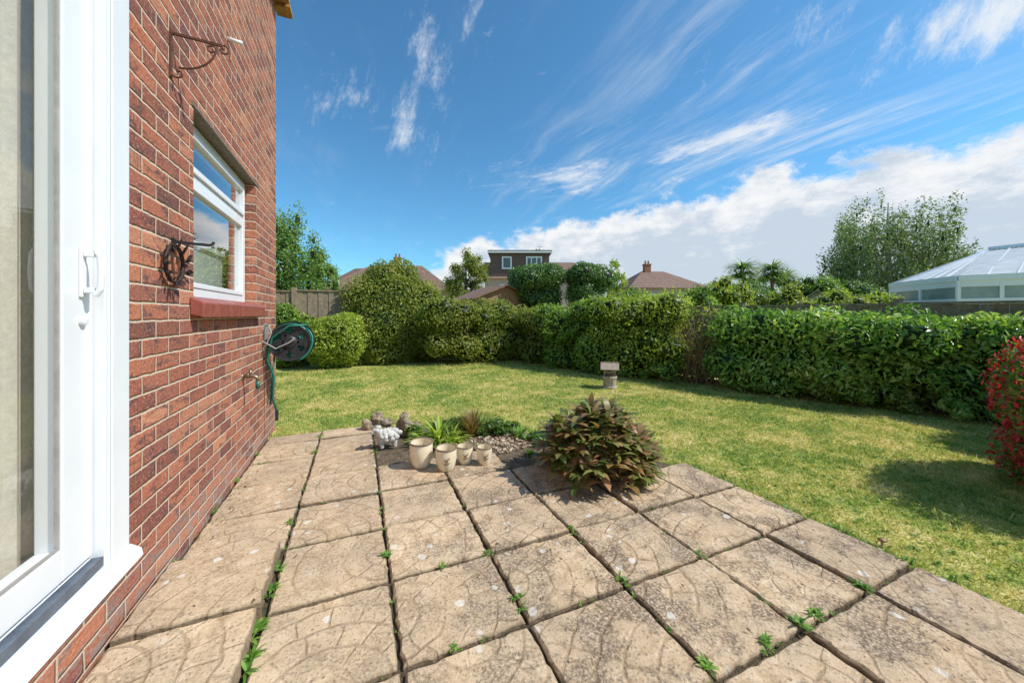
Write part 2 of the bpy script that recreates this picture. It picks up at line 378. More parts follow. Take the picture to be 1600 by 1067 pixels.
X=X[~ib];Y=Y[~ib];D=D[~ib]; n=len(X)
hn=.010+.022*rng.random(n)**1.8
edge=(np.abs(X-2.36)<.06)&(Y<2.1); hn[edge]*=1.8
edge=(np.abs(Y-4.0)<.06); hn[edge]*=1.7
clump=(np.sin(X*9+np.sin(Y*7)*2)*np.sin(Y*8+np.sin(X*5)*2))>.5; hn[clump]*=1.3
far=(Y>7.9); hn[far]*=1.8
an=rng.uniform(0,2*math.pi,n); w=.0022*(1+D*.42); ln=rng.normal(size=(n,2))*hn[:,None]*.9
V=np.zeros((n,3,3)); V[:,0]=np.stack([X-np.cos(an)*w,Y-np.sin(an)*w,np.zeros(n)],1); V[:,1]=np.stack([X+np.cos(an)*w,Y+np.sin(an)*w,np.zeros(n)],1)
V[:,2]=np.stack([X+ln[:,0],Y+ln[:,1],hn],1)
me=np_mesh('grass',V.reshape(-1,3),np.arange(n*3).reshape(-1,3),np.repeat(rng.random(n),3)); tag(obj('grass',me,M_blade),kind='stuff')
# ------------------------------------------------------------ weeds
M_weed=leaf_mat('weed_leaf',[(.05,.12,.02),(.10,.22,.03),(.20,.32,.06)],gain=1.3)
def tuft_geo(c,n,L,W,up=.6,curl=.5,tb=None):
    Vs=[];Ts=[]
    for i in range(n):
        a=random.uniform(0,2*math.pi); l=L*random.uniform(.55,1.1); w=W*random.uniform(.7,1.2); el=math.radians(90)*min(.97,max(.08,random.gauss(up,.18)))
        d=Vector((math.cos(a),math.sin(a),0)); s=Vector((-math.sin(a),math.cos(a),0)); p=Vector(c)+d*L*.04; pts=[p]
        for k in range(3):
            e=el-curl*k; p=p+(d*math.cos(e)+Vector((0,0,1))*math.sin(e))*l/3; pts.append(p)
        ws=[.35,1.,.75,.05]
        for q,ww in zip(pts,ws): Vs.append(q-s*w*ww/2); Vs.append(q+s*w*ww/2)
        tv=random.uniform(.2,1) if tb is None else min(1,max(.15,random.gauss(tb,.2))); Ts+= [tv]*8
    return Vs,Ts
def tuft_mesh(name,clumps):
    V=[];T=[]
    for c in clumps: a,b=tuft_geo(*c[0:1],*c[1:]); V+=a;T+=b
    k=len(V)//8; i=np.arange(k)[:,None]*8; Fc=np.concatenate([i+np.array([[0,1,3,2]]),i+np.array([[2,3,5,4]]),i+np.array([[4,5,7,6]])])
    return np_mesh(name,np.array([tuple(v) for v in V]),Fc,np.array(T),True)
cl=[]
for (x,y,s) in [(-.335,1.42,1.5),(-.33,1.9,1.),(-.33,1.75,1.2),(-.34,2.3,.9),(-.32,2.7,.8),(-.33,3.4,1.),(-.33,3.8,1.2),(.125,1.8,1.),(.12,2.2,.7),(.12,3.2,1.),(.58,1.3,1.),(.57,1.63,.8),(1.035,1.63,.9),(1.04,1.22,1.),(1.49,1.2,.8),(1.49,.8,1.3),(1.3,.8,1.),(1.04,.8,1.),(1.94,.8,1.),(1.6,.79,1.1),(-.77,2.1,1.),(-.77,2.6,1.),(-.77,3.0,1.),(-.77,3.5,1.),(-.34,1.55,1.7),(-.76,1.55,1.2),(1.945,.8,1.),(1.5,2.06,1.1),(.35,1.62,.8),(.3,1.2,.7),(2.33,.8,1.1),(.15,3.7,1.),(-.6,2.05,.9),(-.5,1.99,.9)]:
    for q in range(3): cl.append(((x+random.gauss(0,.008),y+random.gauss(0,.022),.03),int(6*s)+2,.034*s,.008*s,.4,.35))
for _ in range(230):
    q=random.choice(joints)
    if random.random()<.5: x,y=q[0],random.uniform(q[1],q[3])
    else: x,y=random.uniform(q[0],q[2]),q[1]
    if x<-.3 and y<1.95 and x>-.6: continue
    s=random.uniform(.25,.8); cl.append(((x,y,.022),int(8*s)+3,.028*s,.007*s,.45,.35))
for _ in range(60):
    y=random.uniform(-.2,2.0); cl.append(((2.345+random.uniform(0,.06),y,.0),9,.05,.012,.5,.3))
for _ in range(240):
    x=random.uniform(2.4,4.2); y=random.uniform(-.3,1.9); cl.append(((x,y,.004),7,.028,.014,.35,.4))
tag(obj('joint_weeds',tuft_mesh('joint_weeds',cl),M_weed),kind='stuff')
P=np.array([(random.uniform(-.7,2.3),random.uniform(.4,2.0),.040) for _ in range(90)]+[(random.gauss(-.70,.03),random.uniform(2.,3.9),.042) for _ in range(90)]+[(random.gauss(1.5,.45),random.gauss(1.9,.2),.041) for _ in range(60)]); P[:,2]+=.05*((P[:,0]<-.33)&(P[:,1]<1.98))
V,Fc,k=leaves(P,np.tile([0,0,1.],(len(P),1)),.014,.5,0,.25); tag(obj('leaf_litter',np_mesh('leaf_litter',V,Fc,np.repeat(rng.random(len(P)),k)),leaf_mat('dry_leaf',[(.10,.06,.03),(.20,.12,.06),(.32,.22,.12)],.1,gain=1.)),kind='stuff')
# ------------------------------------------------------------ brick house
house=thing('brick_house','red brick house wall with white window and sliding patio door','house',(-.78,4.34,0))
WX=-.78;TK=.26
g=MB()
ya,yd0,yd1,yw0,yw1,ye=-4.,-.9,1.755,2.34,3.55,4.34; zt=4.5
g.box(WX-TK,WX,ya,yd0,-.1,zt).box(WX-TK,WX,yd0,yd1,-.1,.27).box(WX-TK,WX,yd0,yd1,2.45,zt).box(WX-TK,WX,yd1,yw0,-.1,zt)
g.box(WX-TK,WX,yw0,yw1,-.1,1.22).box(WX-TK,WX,yw0,yw1,2.25,zt).box(WX-TK,WX,yw1,ye,-.1,zt)
g.box(-7.,WX-TK,ye-TK,ye,-.1,zt).box(-7.26,-7.,ya,ye,-.1,zt).box(-7.,WX-TK,ya,ya+TK,-.1,zt)
g.build('wall',M_brick,house)
g=MB(); g.box(-7.,WX-TK,ya+TK,ye-TK,-.1,.30).box(-7.,WX-TK,ya+TK,ye-TK,2.5,2.6); g.build('floor',noisy('interior_plaster',(.35,.32,.28),(.45,.42,.38),3,.9),house)
M_rt=noisy('clay_roof_tile',(.28,.13,.05),(.50,.27,.10),25,.8,.5,.004)
g=MB()
for k in range(12):
    x1=-.66-k*.3; z1=4.37+k*.17
    g.box(x1-.31,x1,ye-8.,ye+.10,z1,z1+.035)
    for q in range(2): g.box(x1-.15*q-.13,x1-.15*q-.005,ye-.02,ye+.125,z1-.035,z1-.004)
for k in range(40): g.box(-.70,-.645,ye+.12-k*.2-.17,ye+.12-k*.2-.01,4.33,4.366)
g.build('roof',M_rt,house)
win=MB(); fx0,fx1=-.93,-.85; y0,y1,z0,z1=yw0+.005,yw1-.005,1.27,2.235
win.box(fx0,fx1,y0,y0+.06,z0,z1).box(fx0,fx1,y1-.06,y1,z0,z1).box(fx0,fx1,y0+.06,y1-.06,z0,z0+.05).box(fx0,fx1,y0+.06,y1-.06,z1-.05,z1).box(fx0,fx1,y0+.06,y1-.06,1.90,1.955)
for (a,b,fx,w) in ((z0+.052,1.898,fx1+.006,.03),(1.957,z1-.052,fx1+.014,.035)):
    win.box(fx0+.02,fx,y0+.063,y0+.063+w,a,b).box(fx0+.02,fx,y1-.063-w,y1-.063,a,b).box(fx0+.02,fx,y0+.063+w,y1-.063-w,a,a+w).box(fx0+.02,fx,y0+.063+w,y1-.063-w,b-w,b)
w_e=bpy.data.objects.new('window',None); link(w_e); w_e.parent=house; w_e.location=(-.1,-1.4,1.27)
win.build('frame',M_white,w_e,bevel=.004)
def pane(g,x,y0,y1,z0,z1): g.add([(x,y0,z0),(x,y1,z0),(x,y1,z1),(x,y0,z1)],[(0,1,2,3)])
g=MB(); pane(g,-.870,y0+.08,y1-.08,z0+.07,1.88); pane(g,-.862,y0+.08,y1-.08,1.97,z1-.07); g.build('glass',M_wglass,w_e)
g=MB()
for k in range(6):
    a=yw0-.05+k*(yw1-yw0+.1)/6; b=a+(yw1-yw0+.1)/6-.005
    g.add([(-.779,a,1.262),(-.72,a,1.235),(-.72,b,1.235),(-.779,b,1.262),(-.779,a,1.17),(-.72,a,1.155),(-.72,b,1.155),(-.779,b,1.17)],[(0,1,2,3),(7,6,5,4),(0,4,5,1),(1,5,6,2),(2,6,7,3),(3,7,4,0)])
g.box(-.848,-.7795,yw0+.003,yw1-.003,1.222,1.264)
g.build('sill',M_tileS,w_e,bevel=.006)
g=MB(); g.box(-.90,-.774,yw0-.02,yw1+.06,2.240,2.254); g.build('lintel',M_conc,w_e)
M_blind=noisy('blind_fabric',(.62,.58,.50),(.72,.68,.60),40,.8)
g=MB(); g.box(-1.0,-.99,yw0+.02,yw1-.02,1.27,1.62).box(-1.02,-.97,yw0+.02,yw1-.02,1.62,1.65); g.build('blind',M_blind,w_e)
# door
dr=bpy.data.objects.new('door',None); link(dr); dr.parent=house; dr.location=(0,-2.6,.27)
g=MB()
g.box(-.90,-.772,1.625,1.762,.30,2.46)
g.box(-.90,-.772,-.9,1.625,2.38,2.46).box(-.90,-.772,-.91,-.80,.30,2.38)
g.box(-.90,-.806,-.8,1.625,.30,.372)
g.box(-.772,-.766,1.65,1.68,.31,2.44)
g.build('frame',M_white,dr,bevel=.004)
g=MB(); g.add([(-.90,-.95,.30),(-.80,-.95,.335),(-.748,-.95,.298),(-.743,-.95,.272),(-.90,-.95,.268),(-.90,1.785,.30),(-.80,1.785,.335),(-.748,1.785,.298),(-.743,1.785,.272),(-.90,1.785,.268)],
  [(0,1,6,5),(1,2,7,6),(2,3,8,7),(3,4,9,8),(4,0,5,9),(4,3,2,1,0),(5,6,7,8,9)]); g.build('sill',M_white,dr)
g=MB(); g.box(-.806,-.776,-.8,1.624,.342,.372); g.build('track',M_track,dr)
g=MB(); g.box(-.86,-.80,1.49,1.622,.385,2.375).box(-.86,-.80,.2,1.49,.385,.48).box(-.86,-.80,.2,1.49,2.28,2.375).box(-.86,-.80,.1,.2,.385,2.375)
g.box(-.90,-.862,-.79,.1,.385,.47).box(-.90,-.862,-.79,-.7,.47,2.37)
g.build('sash',M_white,dr,bevel=.004)
g=MB(); g.box(-.812,-.806,1.478,1.492,.48,2.28).box(-.812,-.806,.2,1.478,.48,.49); g.build('gasket',M_greyp,dr)
g=MB(); pane(g,-.83,.2,1.49,.475,2.285); pane(g,-.88,-.71,.1,.465,2.37); g.build('glass',M_glass,dr)
hy=1.566
g=MB(); g.box(-.80,-.792,hy-.012,hy+.012,1.225,1.38).box(-.792,-.768,hy-.008,hy+.008,1.352,1.370).box(-.792,-.768,hy-.008,hy+.008,1.238,1.256)
g.tube([(-.768,hy,1.378),(-.756,hy,1.355),(-.753,hy,1.30),(-.756,hy,1.25),(-.768,hy,1.23)],.009,8); g.lathe((-.80,hy,1.15),[(0,.014),(.013,.013),(.014,0)],14,'x')
g.build('handle',M_white,dr,bevel=.003)
def curtain(name,label,y0,y1,x,amp,f,mat,z0=.33,z1=2.42):
    n=int((y1-y0)/.012); V=[];Fc=[]
    for i in range(n+1):
        y=y0+(y1-y0)*i/n
        for j in range(5):
            z=z0+(z1-z0)*j/4; V.append((x+amp*math.sin(y*f+.3*math.sin(j))+amp*.4*math.sin(y*f*2.7+1),y,z))
    for i in range(n):
        for j in range(4): a=i*5+j; Fc.append((a,a+5,a+6,a+1))
    o=obj(name,np_mesh(name,np.array(V),np.array(Fc),None,True),mat,loc=(x,y0,z0)); tag(o,label,'curtain',group='curtains behind the patio door')
curtain('curtain','pale grey net curtain behind the patio door',-.7,1.40,-.92,.004,70,noisy('net_fabric',(.42,.42,.42),(.52,.52,.515),60,.9))
curtain('curtain','cream drape gathered beside the patio door frame',1.35,1.60,-.895,.010,90,noisy('cream_fabric',(.46,.42,.34),(.56,.52,.43),60,.9))
g=MB(); g.tube([(-.80,2.86,2.96),(-.70,2.86,2.95)],.012,12); g.build('overflow_pipe',M_white,house,smooth=True)
# bracket
e=thing('hanging_basket_bracket','rusty wrought iron scroll bracket screwed to brick wall','bracket',(WX,2.09,2.25))
g=MB(); g.box(WX,WX+.006,2.08,2.10,2.24,2.46); g.bar((WX+.003,2.09,2.44),(WX+.19,2.09,2.435),.010,.010)
def spiral(cx,cz,r0,r1,a0,a1,n=16):
    return [(cx+(r0+(r1-r0)*i/n)*math.cos(a0+(a1-a0)*i/n),2.09,cz+(r0+(r1-r0)*i/n)*math.sin(a0+(a1-a0)*i/n)) for i in range(n+1)]
g.tube(spiral(WX+.195,2.415,.024,.006,1.6,-5.,18),.004,6); g.tube(spiral(WX+.028,2.265,.028,.006,2.8,8.6,18),.004,6); g.tube(spiral(WX+.15,2.405,.020,.005,1.,7.5,14),.004,6)
g.tube([(WX+.03,2.09,2.29)]+[(WX+.03+.14*math.sin(k/8*1.5),2.09,2.43-.14*math.cos(k/8*1.5)) for k in range(9)][1:],.0045,6)
g.build('scroll',M_rust,e,smooth=False)
# wall ornament
yo,zo=2.085,1.40
e=thing('sun_wall_ornament','dark rusted metal leaf wreath ornament hung on brick wall','wall ornament',(WX,yo,zo-.11))
g=MB(); g.tube([(WX+.018,yo+.084*math.cos(a),zo+.084*math.sin(a)) for a in [k*math.pi/12 for k in range(24)]],.008,6,True)
for k in range(30):
    a=k*math.pi/15+random.uniform(-.06,.06); ca,sa=math.cos(a),math.sin(a); r1,r2=.076,random.uniform(.108,.130); wd=.012; xo=WX+.015+.010*(k%3)
    P_=lambda r,o,dx: (xo+dx,yo+r*ca-o*sa,zo+r*sa+o*ca)
    g.add([P_(r1,0,0),P_((r1+r2)/2,wd,.008),P_(r2,.004,.014),P_((r1+r2)/2,-wd,.008)],[(0,1,2,3)])
    if k%3==0: r1,r2=.082,.060; g.add([P_(r1,0,0),P_((r1+r2)/2,wd*.9,.008),P_(r2,.006,.014),P_((r1+r2)/2,-wd*.9,.008)],[(0,1,2,3)])
g.build('petals',M_iron,e)
g=MB()
for a,b in (((-.03,-.045),(.03,-.045)),((.03,-.045),(.03,.035)),((.03,.035),(-.03,.035)),((-.03,.035),(-.03,-.045)),((0,.035),(0,.08))): g.bar((WX+.022,yo+a[0],zo+a[1]),(WX+.022,yo+b[0],zo+b[1]),.006,.006)
g.build('centre_frame',M_rust,e)
e=thing('wall_hook','short black iron hook fixed above the metal ornament','hook',(WX,2.12,1.5))
g=MB(); g.bar((WX,2.12,1.505),(WX+.13,2.12,1.498),.012,.012).box(WX,WX+.006,2.10,2.14,1.46,1.52); g.tube([(WX+.13,2.12,1.498),(WX+.145,2.12,1.503),(WX+.15,2.12,1.515)],.006,6); g.build('arm',M_dark,e)
# tap
e=thing('garden_tap','brass outdoor tap with green hose connector on brick wall','tap',(WX,3.18,.66))
M_brass=noisy('dull_brass',(.22,.17,.10),(.38,.31,.20),40,.4,.2,.001,metal=.8)
g=MB(); g.tube([(WX,3.18,.72),(WX+.07,3.18,.72),(WX+.09,3.18,.71),(WX+.095,3.18,.68)],.012,10).tube([(WX+.05,3.18,.72),(WX+.05,3.18,.765)],.009,8).lathe((WX,3.18,.72),[(.022,0),(.022,.008),(.0,.009)],16,'x'); g.build('body',M_brass,e,smooth=True)
g=MB(); g.bar((WX+.05,3.15,.77),(WX+.05,3.21,.77),.01,.01); g.build('lever',M_brass,e)
g=MB(); g.tube([(WX+.095,3.18,.682),(WX+.095,3.18,.625)],.014,10); g.build('hose_connector',M_green,e,smooth=True)
# hose reel
rc=(-.575,3.86,.92)
e=thing('hose_reel','black wall mounted hose reel wound with green hose','hose reel',(WX,3.86,.72))
g=MB()
for yy,sc_ in ((rc[1]-.065,.88),(rc[1]+.08,1.)):
    g.lathe((rc[0],yy,rc[2]),[(.172*sc_,-.007),(.19*sc_,-.010),(.19*sc_,.010),(.172*sc_,.007),(.172*sc_,-.007)],40,'y')
    g.lathe((rc[0],yy,rc[2]),[(0,-.016),(.045,-.014),(.06,0),(.045,.012),(0,.012)],24,'y')
    NA=48; rs=[.05,.068,.085,.115,.14,.155,.175]; vs=[];fs=[]
    for r_ in rs:
        for k in range(NA): a=2*math.pi*k/NA; vs.append((rc[0]+r_*sc_*math.cos(a),yy,rc[2]+r_*sc_*math.sin(a)))
    for i in range(6):
        for k in range(NA):
            if ((k%8) in (2,3,4,5) and i in (3,)) or ((k%8) in (3,4) and i in (2,4)) or ((k%16) in (0,15) and i==1): continue
            l=(k+1)%NA; fs.append((i*NA+k,i*NA+l,(i+1)*NA+l,(i+1)*NA+k))
    g.add(vs,fs)
g.lathe(rc,[(.075,-.055),(.075,.075)],28,'y'); g.build('drum',M_dark,e)
g=MB()
pts=[]
for k in range(360):
    a=k/24*2*math.pi; layer=k//72; pts.append((rc[0]+(.088+.019*layer)*math.cos(a),rc[1]-.048+.115*((k/72)%1),rc[2]+(.088+.019*layer)*math.sin(a)))
g.tube(pts,.011,6)
g.tube([(rc[0]+.185*math.cos(a)*(1+.03*math.sin(3*a)),rc[1]-.085+.02*math.sin(a*2),rc[2]+.178*math.sin(a)) for a in [-1.2+k*.25 for k in range(9)]],.010,6)
g.tube([(rc[0]+.15,rc[1]-.08,rc[2]+.16),(rc[0]-.0,rc[1]-.10,rc[2]+.15),(rc[0]-.13,rc[1]-.09,rc[2]+.05),(rc[0]-.17,rc[1]-.08,rc[2]-.15),(rc[0]-.12,rc[1]-.07,rc[2]-.3),(rc[0]-.13,rc[1]-.06,rc[2]-.5),(rc[0]-.10,rc[1]-.06,rc[2]-.62)],.010,6)
g.tube([(rc[0]-.12,rc[1]-.05,rc[2]-.12),(rc[0]-.14,rc[1]-.04,rc[2]-.35),(rc[0]-.15,rc[1]-.05,rc[2]-.55)],.009,6)
g.build('green_hose',M_green,e,smooth=True)
g=MB(); 
g.tube([(WX,rc[1]-.02,rc[2]+.15),(WX+.05,rc[1]-.09,rc[2]+.16),(WX+.07,rc[1]-.1,rc[2]+.09),(WX+.03,rc[1]-.1,rc[2]-.02),(WX,rc[1]-.05,rc[2]-.1)],.007,8)
g.tube([(WX,rc[1]-.1,rc[2]+.02),(rc[0]-.1,rc[1]-.11,rc[2]-.05),(rc[0],rc[1]-.11,rc[2]-.0),(rc[0]+.05,rc[1]-.1,rc[2]+.04)],.007,8)
g.box(WX,WX+.012,rc[1]-.06,rc[1]+.08,rc[2]-.13,rc[2]+.17); g.build('wall_bracket',M_greyp,e,smooth=False)
g=MB(); g.tube([(rc[0]-.10,rc[1]-.06,rc[2]-.61),(rc[0]-.10,rc[1]-.06,rc[2]-.7)],.013,8); g.build('hose_end',M_dark,e)
# ------------------------------------------------------------ pots
def potmat():
    m,t=newmat('cream_glazed_ceramic'); v=t.n('ShaderNodeTexCoord').outputs['Object']
    c=t.ramp(t.noise(v,14,4),[(.3,(.68,.57,.39)),(.55,(.78,.68,.50)),(.8,(.82,.74,.58))]); finish(t,c,.3,t.noise(v,60,2),.1,.002,coat=.3); return m
M_pot=potmat(); M_rim=noisy('brown_glaze',(.14,.09,.055),(.28,.19,.12),25,.35); M_mot=noisy('brown_motif',(.20,.11,.05),(.34,.20,.09),40,.5)
for (x,y,w,h,deco) in [(.434,2.746,.088,.188,0),(.594,2.617,.079,.165,1),(.752,2.676,.064,.135,1),(.885,2.60,.060,.135,2)]:
    e=thing('plant_pot','empty cream glazed plant pot with brown rim'+(' and leaf motif' if deco else ''),'plant pot',(x,y,.03),'row of empty glazed pots')
    g=MB(); pr=[(0,0),(.62*w,0),(.70*w,.01),(.86*w,h*.25),(.95*w,h*.5),(.97*w,h*.75),(.96*w,h*.93)]
    g.lathe((x,y,.034),pr,36); g.lathe((x,y,.034),[(.86*w,h*.98),(.86*w,h*.7),(.80*w,h*.35),(.6*w,h*.12),(0,h*.1)],36); g.build('body',M_pot,e,smooth=True)
    g=MB(); g.lathe((x,y,.034),[(.96*w,h*.95),(1.03*w,h*.96),(1.05*w,h*.98),(1.03*w,h),(.92*w,h),(.86*w,h*.975)],36); g.build('rim',M_rim,e,smooth=True)
    if deco:
        g=MB()
        def sp(u,v_):
            a=-math.pi/2-.15+u/w; z=h*v_
            rr=np.interp(z,[q[1] for q in pr[2:]],[q[0] for q in pr[2:]])+.0015; return (x+rr*math.cos(a),y+rr*math.sin(a),.034+z)
        for (u0,v0,du,dv) in [(0,.3,0,.38),(0,.42,-.022,.22),(0,.5,.024,.2),(0,.35,.026,.12),(0,.33,-.026,.1)]:
            n_=Vector((dv*h,-du)).normalized()*.0055
            a0=(u0,v0);a2=(u0+du,v0+dv); mid=((a0[0]+a2[0])/2,(a0[1]+a2[1])/2)
            g.add([sp(*a0),sp(mid[0]+n_[0],mid[1]+n_[1]/h),sp(*a2),sp(mid[0]-n_[0],mid[1]-n_[1]/h)],[(0,1,2,3)])
        g.build('leaf_motif',M_mot,e)
# ------------------------------------------------------------ remeshed lumps
def lump(name,parts,mat,parent=None,vox=.006,disp=.006,nsize=.03,loc=None,jit=0):
    V=[];Fc=[];b=0
    for p in parts:
        V.append(np.array(p[:3])+CS*np.array(p[3:6])); Fc.append(CF+b); b+=len(CS)
    me=np_mesh(name,np.concatenate(V),np.concatenate(Fc)); me.validate()
    o=obj(name,me,mat,parent,loc)
    r=o.modifiers.new('r','REMESH'); r.mode='VOXEL'; r.voxel_size=vox; r.use_smooth_shade=True
    tx=bpy.data.textures.new(name,'CLOUDS'); tx.noise_scale=nsize
    d=o.modifiers.new('d','DISPLACE'); d.texture=tx; d.strength=disp; d.mid_level=.5; d.texture_coords='LOCAL'
    bpy.context.view_layer.update()
    dg=bpy.context.evaluated_depsgraph_get(); me2=bpy.data.meshes.new_from_object(o.evaluated_get(dg)); o.modifiers.clear(); o.data=me2
    if not me2.materials: me2.materials.append(mat)
    return o
M_lamb=noisy('white_painted_stone',(.32,.30,.27),(.60,.58,.54),60,.85,.8,.006,c3=(.72,.70,.67)); M_stone=noisy('grey_brown_rock',(.13,.10,.07),(.31,.25,.17),18,.95,1.,.01,c3=(.48,.42,.32))
sx,sy=.235,3.27
e=thing('lamb_statue','small white painted lamb statue standing on paving','statue',(sx,sy,.03))
parts=[]
for k in range(60):
    a=random.uniform(0,6.28); u=random.uniform(-1,1); parts.append((sx+.01+u*.075,sy+.054*math.cos(a)*math.sqrt(1-.6*u*u),.125+.052*math.sin(a)*math.sqrt(1-.6*u*u),.019,.019,.019))
parts+=[(sx,sy,.125,.085,.055,.055),(sx-.07,sy-.01,.165,.034,.032,.038),(sx-.095,sy-.02,.190,.036,.030,.030),(sx-.125,sy-.03,.178,.022,.018,.017),(sx-.08,sy-.02,.215,.026,.026,.018),(sx+.10,sy,.145,.02,.02,.02),
 (sx-.085,sy+.018,.197,.012,.026,.009),(sx-.085,sy-.058,.193,.012,.026,.009)]
for lx,ly in ((-.05,-.03),(-.055,.032),(.055,-.032),(.05,.032)):
    for k in range(4): parts.append((sx+lx,sy+ly,.045+k*.018,.017+.002*k,.017+.002*k,.016))
lump('body',parts,M_lamb,e,.0045,.008,.015)
for s_ in (-1,1):
    g=MB(); g.lathe((sx-.112,sy-.027+s_*.023,.193),[(0,-.005),(.005,0),(0,.005)],8,'y'); g.build('eye',M_dark,e)
def rock(x,y,z,rx,ry,rz,label):
    pr=[(x+random.gauss(0,.3)*rx,y+random.gauss(0,.3)*ry,z+rz*.8+random.gauss(0,.25)*rz,rx*random.uniform(.35,.7),ry*random.uniform(.35,.7),rz*random.uniform(.4,.8)) for _ in range(8)]
    o=lump('rockery_stone',pr,M_stone,None,.009,.055,.05,loc=(x,y,z)); tag(o,label,'rock',group='rockery stones')
rock(.17,3.86,.0,.11,.09,.08,'flat weathered grey brown rock'); rock(.18,3.87,.10,.075,.07,.05,'small rock stacked on a larger one'); rock(.43,3.56,.0,.085,.085,.11,'knobbly upright grey rock'); rock(.32,3.72,0,.07,.07,.05,'low brown rock in planting bed'); rock(.52,3.66,.0,.07,.07,.06,'low brown rock in planting bed')
# pebbles
cs2,cf2=cubesphere(2); V=[];Fc=[];T=[];b=0
for _ in range(340):
    a=random.uniform(0,6.28); q=random.random()**.6; x=1.12+.42*q*math.cos(a); y=3.0+.24*q*math.sin(a); r=random.uniform(.006,.018)
    if x<1.06 and y<2.9: continue
    V.append(np.array([x,y,.018+random.random()*.008])+cs2*np.array([r*random.uniform(.8,1.4),r*random.uniform(.8,1.3),r*.7])*(1+.1*rng.normal(size=(len(cs2),1)))); Fc.append(cf2+b); b+=len(cs2); T+= [random.random()]*len(cs2)
m,t=newmat('pebble'); a=t.n('ShaderNodeAttribute',attribute_name='tint').outputs['Fac']; finish(t,t.ramp(a,[(0,(.16,.11,.07)),(.4,(.33,.24,.16)),(.7,(.48,.37,.26)),(1,(.66,.57,.45))]),.85)
tag(obj('gravel',np_mesh('gravel',np.concatenate(V),np.concatenate(Fc),np.array(T),True),m),kind='stuff')
def tuft(label,x,y,spec,mat,cat='plant',name='bed_plant'):
    o=obj(name,tuft_mesh(name,spec),mat,loc=(x,y,.01)); tag(o,label,cat)
M_hosta=leaf_mat('lime_leaf',[(.08,.13,.02),(.19,.27,.035),(.34,.40,.07)],.35,gain=1.5)
tuft('lime green fern clump in the planting bed',.65,3.25,[((.54,3.22,.01),60,.22,.022,.5,.5),((.68,3.28,.01),90,.31,.024,.6,.4),((.76,3.16,.01),60,.24,.022,.5,.4),((.62,3.12,.01),40,.17,.02,.4,.3)],M_hosta)
tuft('wispy brown sedge tuft in the planting bed',1.0,3.30,[((1.0,3.30,.01),260,.30,.007,.75,.25)],leaf_mat('brown_sedge',[(.10,.06,.03),(.22,.13,.06),(.30,.22,.09)],gain=1.1))
for (x,y,n_,L_,W_) in [(1.24,3.28,60,.2,.022),(1.12,3.36,60,.22,.012),(1.4,3.1,50,.15,.02),(1.5,2.8,40,.13,.02),(.98,2.98,24,.07,.015),(1.3,2.66,30,.09,.015),(1.42,2.98,30,.1,.012),(.86,3.05,20,.08,.014)]:
    tuft('small green leafy plant in the planting bed',x,y,[((x,y,.01),n_,L_,W_,.6,.3)],M_weed)
M_bedg=leaf_mat('bedgreen',[(.03,.07,.02),(.08,.15,.03),(.16,.22,.05)])
for (x,y,w_,h_) in [(.86,3.40,.24,.24),(1.3,3.26,.18,.18),(1.1,3.3,.14,.12),(.5,3.45,.16,.14),(1.5,2.95,.13,.11)]:
    B=dome_blobs(x,y,w_,w_*.7,.0,h_,8); shrub('low dark green ground plant in bed',(x,y),B,int(3800*w_),.03,M_bedg,'plant','bed_plant',nst=3,r=.003,group='low bed plants')
# peony bush
M_peony=leaf_mat('bronze_green_leaf',[(.05,.055,.018),(.07,.12,.025),(.17,.10,.045),(.12,.17,.04),(.25,.12,.055),(.18,.21,.07),(.36,.20,.11)],.28,.30,gain=1.3)
bx,by=1.58,2.16
e=thing('peony_bush','bushy peony with green and bronze tinged leaves by patio','shrub',(bx,by,0))
cl=[];g=MB()
for k in range(250):
    a=random.uniform(0,6.28)
    if k<165: q=random.random()**.5; hh=.08+.41*math.sqrt(max(0,1-q*q*.9))*random.uniform(.6,1.05); up=.42
    else: q=random.uniform(.80,1.08); hh=random.uniform(.05,.26); up=.24
    x,y=bx+.37*q*math.cos(a),by+.34*q*math.sin(a)
    cl.append(((x,y,hh),8,.132,.047,up,.36))
    if k%5==0: g.tube([(bx+(x-bx)*.4,by+(y-by)*.4,.0),(bx+(x-bx)*.7,by+(y-by)*.7,hh*.5),(x,y,hh)],[.005,.004,.003],5)
obj('foliage',tuft_mesh('foliage',cl),M_peony,e); g.build('stems',noisy('red_stem',(.12,.05,.03),(.22,.12,.06),20),e)
# wishing well
wx,wy=3.70,4.66
e=thing('wishing_well_planter','small weathered wishing well ornament with low roof on lawn','garden ornament',(wx,wy,0))
M_well=noisy('greyed_wood',(.22,.165,.12),(.42,.34,.26),25,.9,.6,.004); M_wtub=noisy('pale_weathered_stone',(.30,.25,.19),(.52,.45,.36),25,.9,.6,.006)
g=MB()
for k in range(12):
    a=k*math.pi/6; g.bar((wx+.085*math.cos(a),wy+.085*math.sin(a),0),(wx+.095*math.cos(a),wy+.095*math.sin(a),.19),.045,.018,(math.cos(a),math.sin(a),0))
g.lathe((wx,wy,.0),[(.11,0),(.115,.03),(.10,.04)],24); g.lathe((wx,wy,.16),[(.102,0),(.114,.005),(.114,.03),(.098,.035)],24); g.build('tub',M_wtub,e)
Mw=Matrix.Translation((wx,wy,0))@Matrix.Rotation(-TH-.25,4,'Z')
g=MB(Mw); g.box(-.095,-.070,-.014,.014,.19,.32).box(.070,.095,-.014,.014,.19,.32).bar((-.07,0,.25),(.07,0,.25),.04,.04); g.build('posts',M_well,e)
g=MB(Mw)
for s_ in (-1,1):
    for k in range(5):
        y0_=s_*(.010+k*.030); z0_=.40-k*.020; g.bar((-.14,y0_,z0_),(.14,y0_,z0_),.040,.012,(0,s_*.55,.83))
g.box(-.145,.145,-.014,.014,.402,.414); g.build('roof',M_well,e)
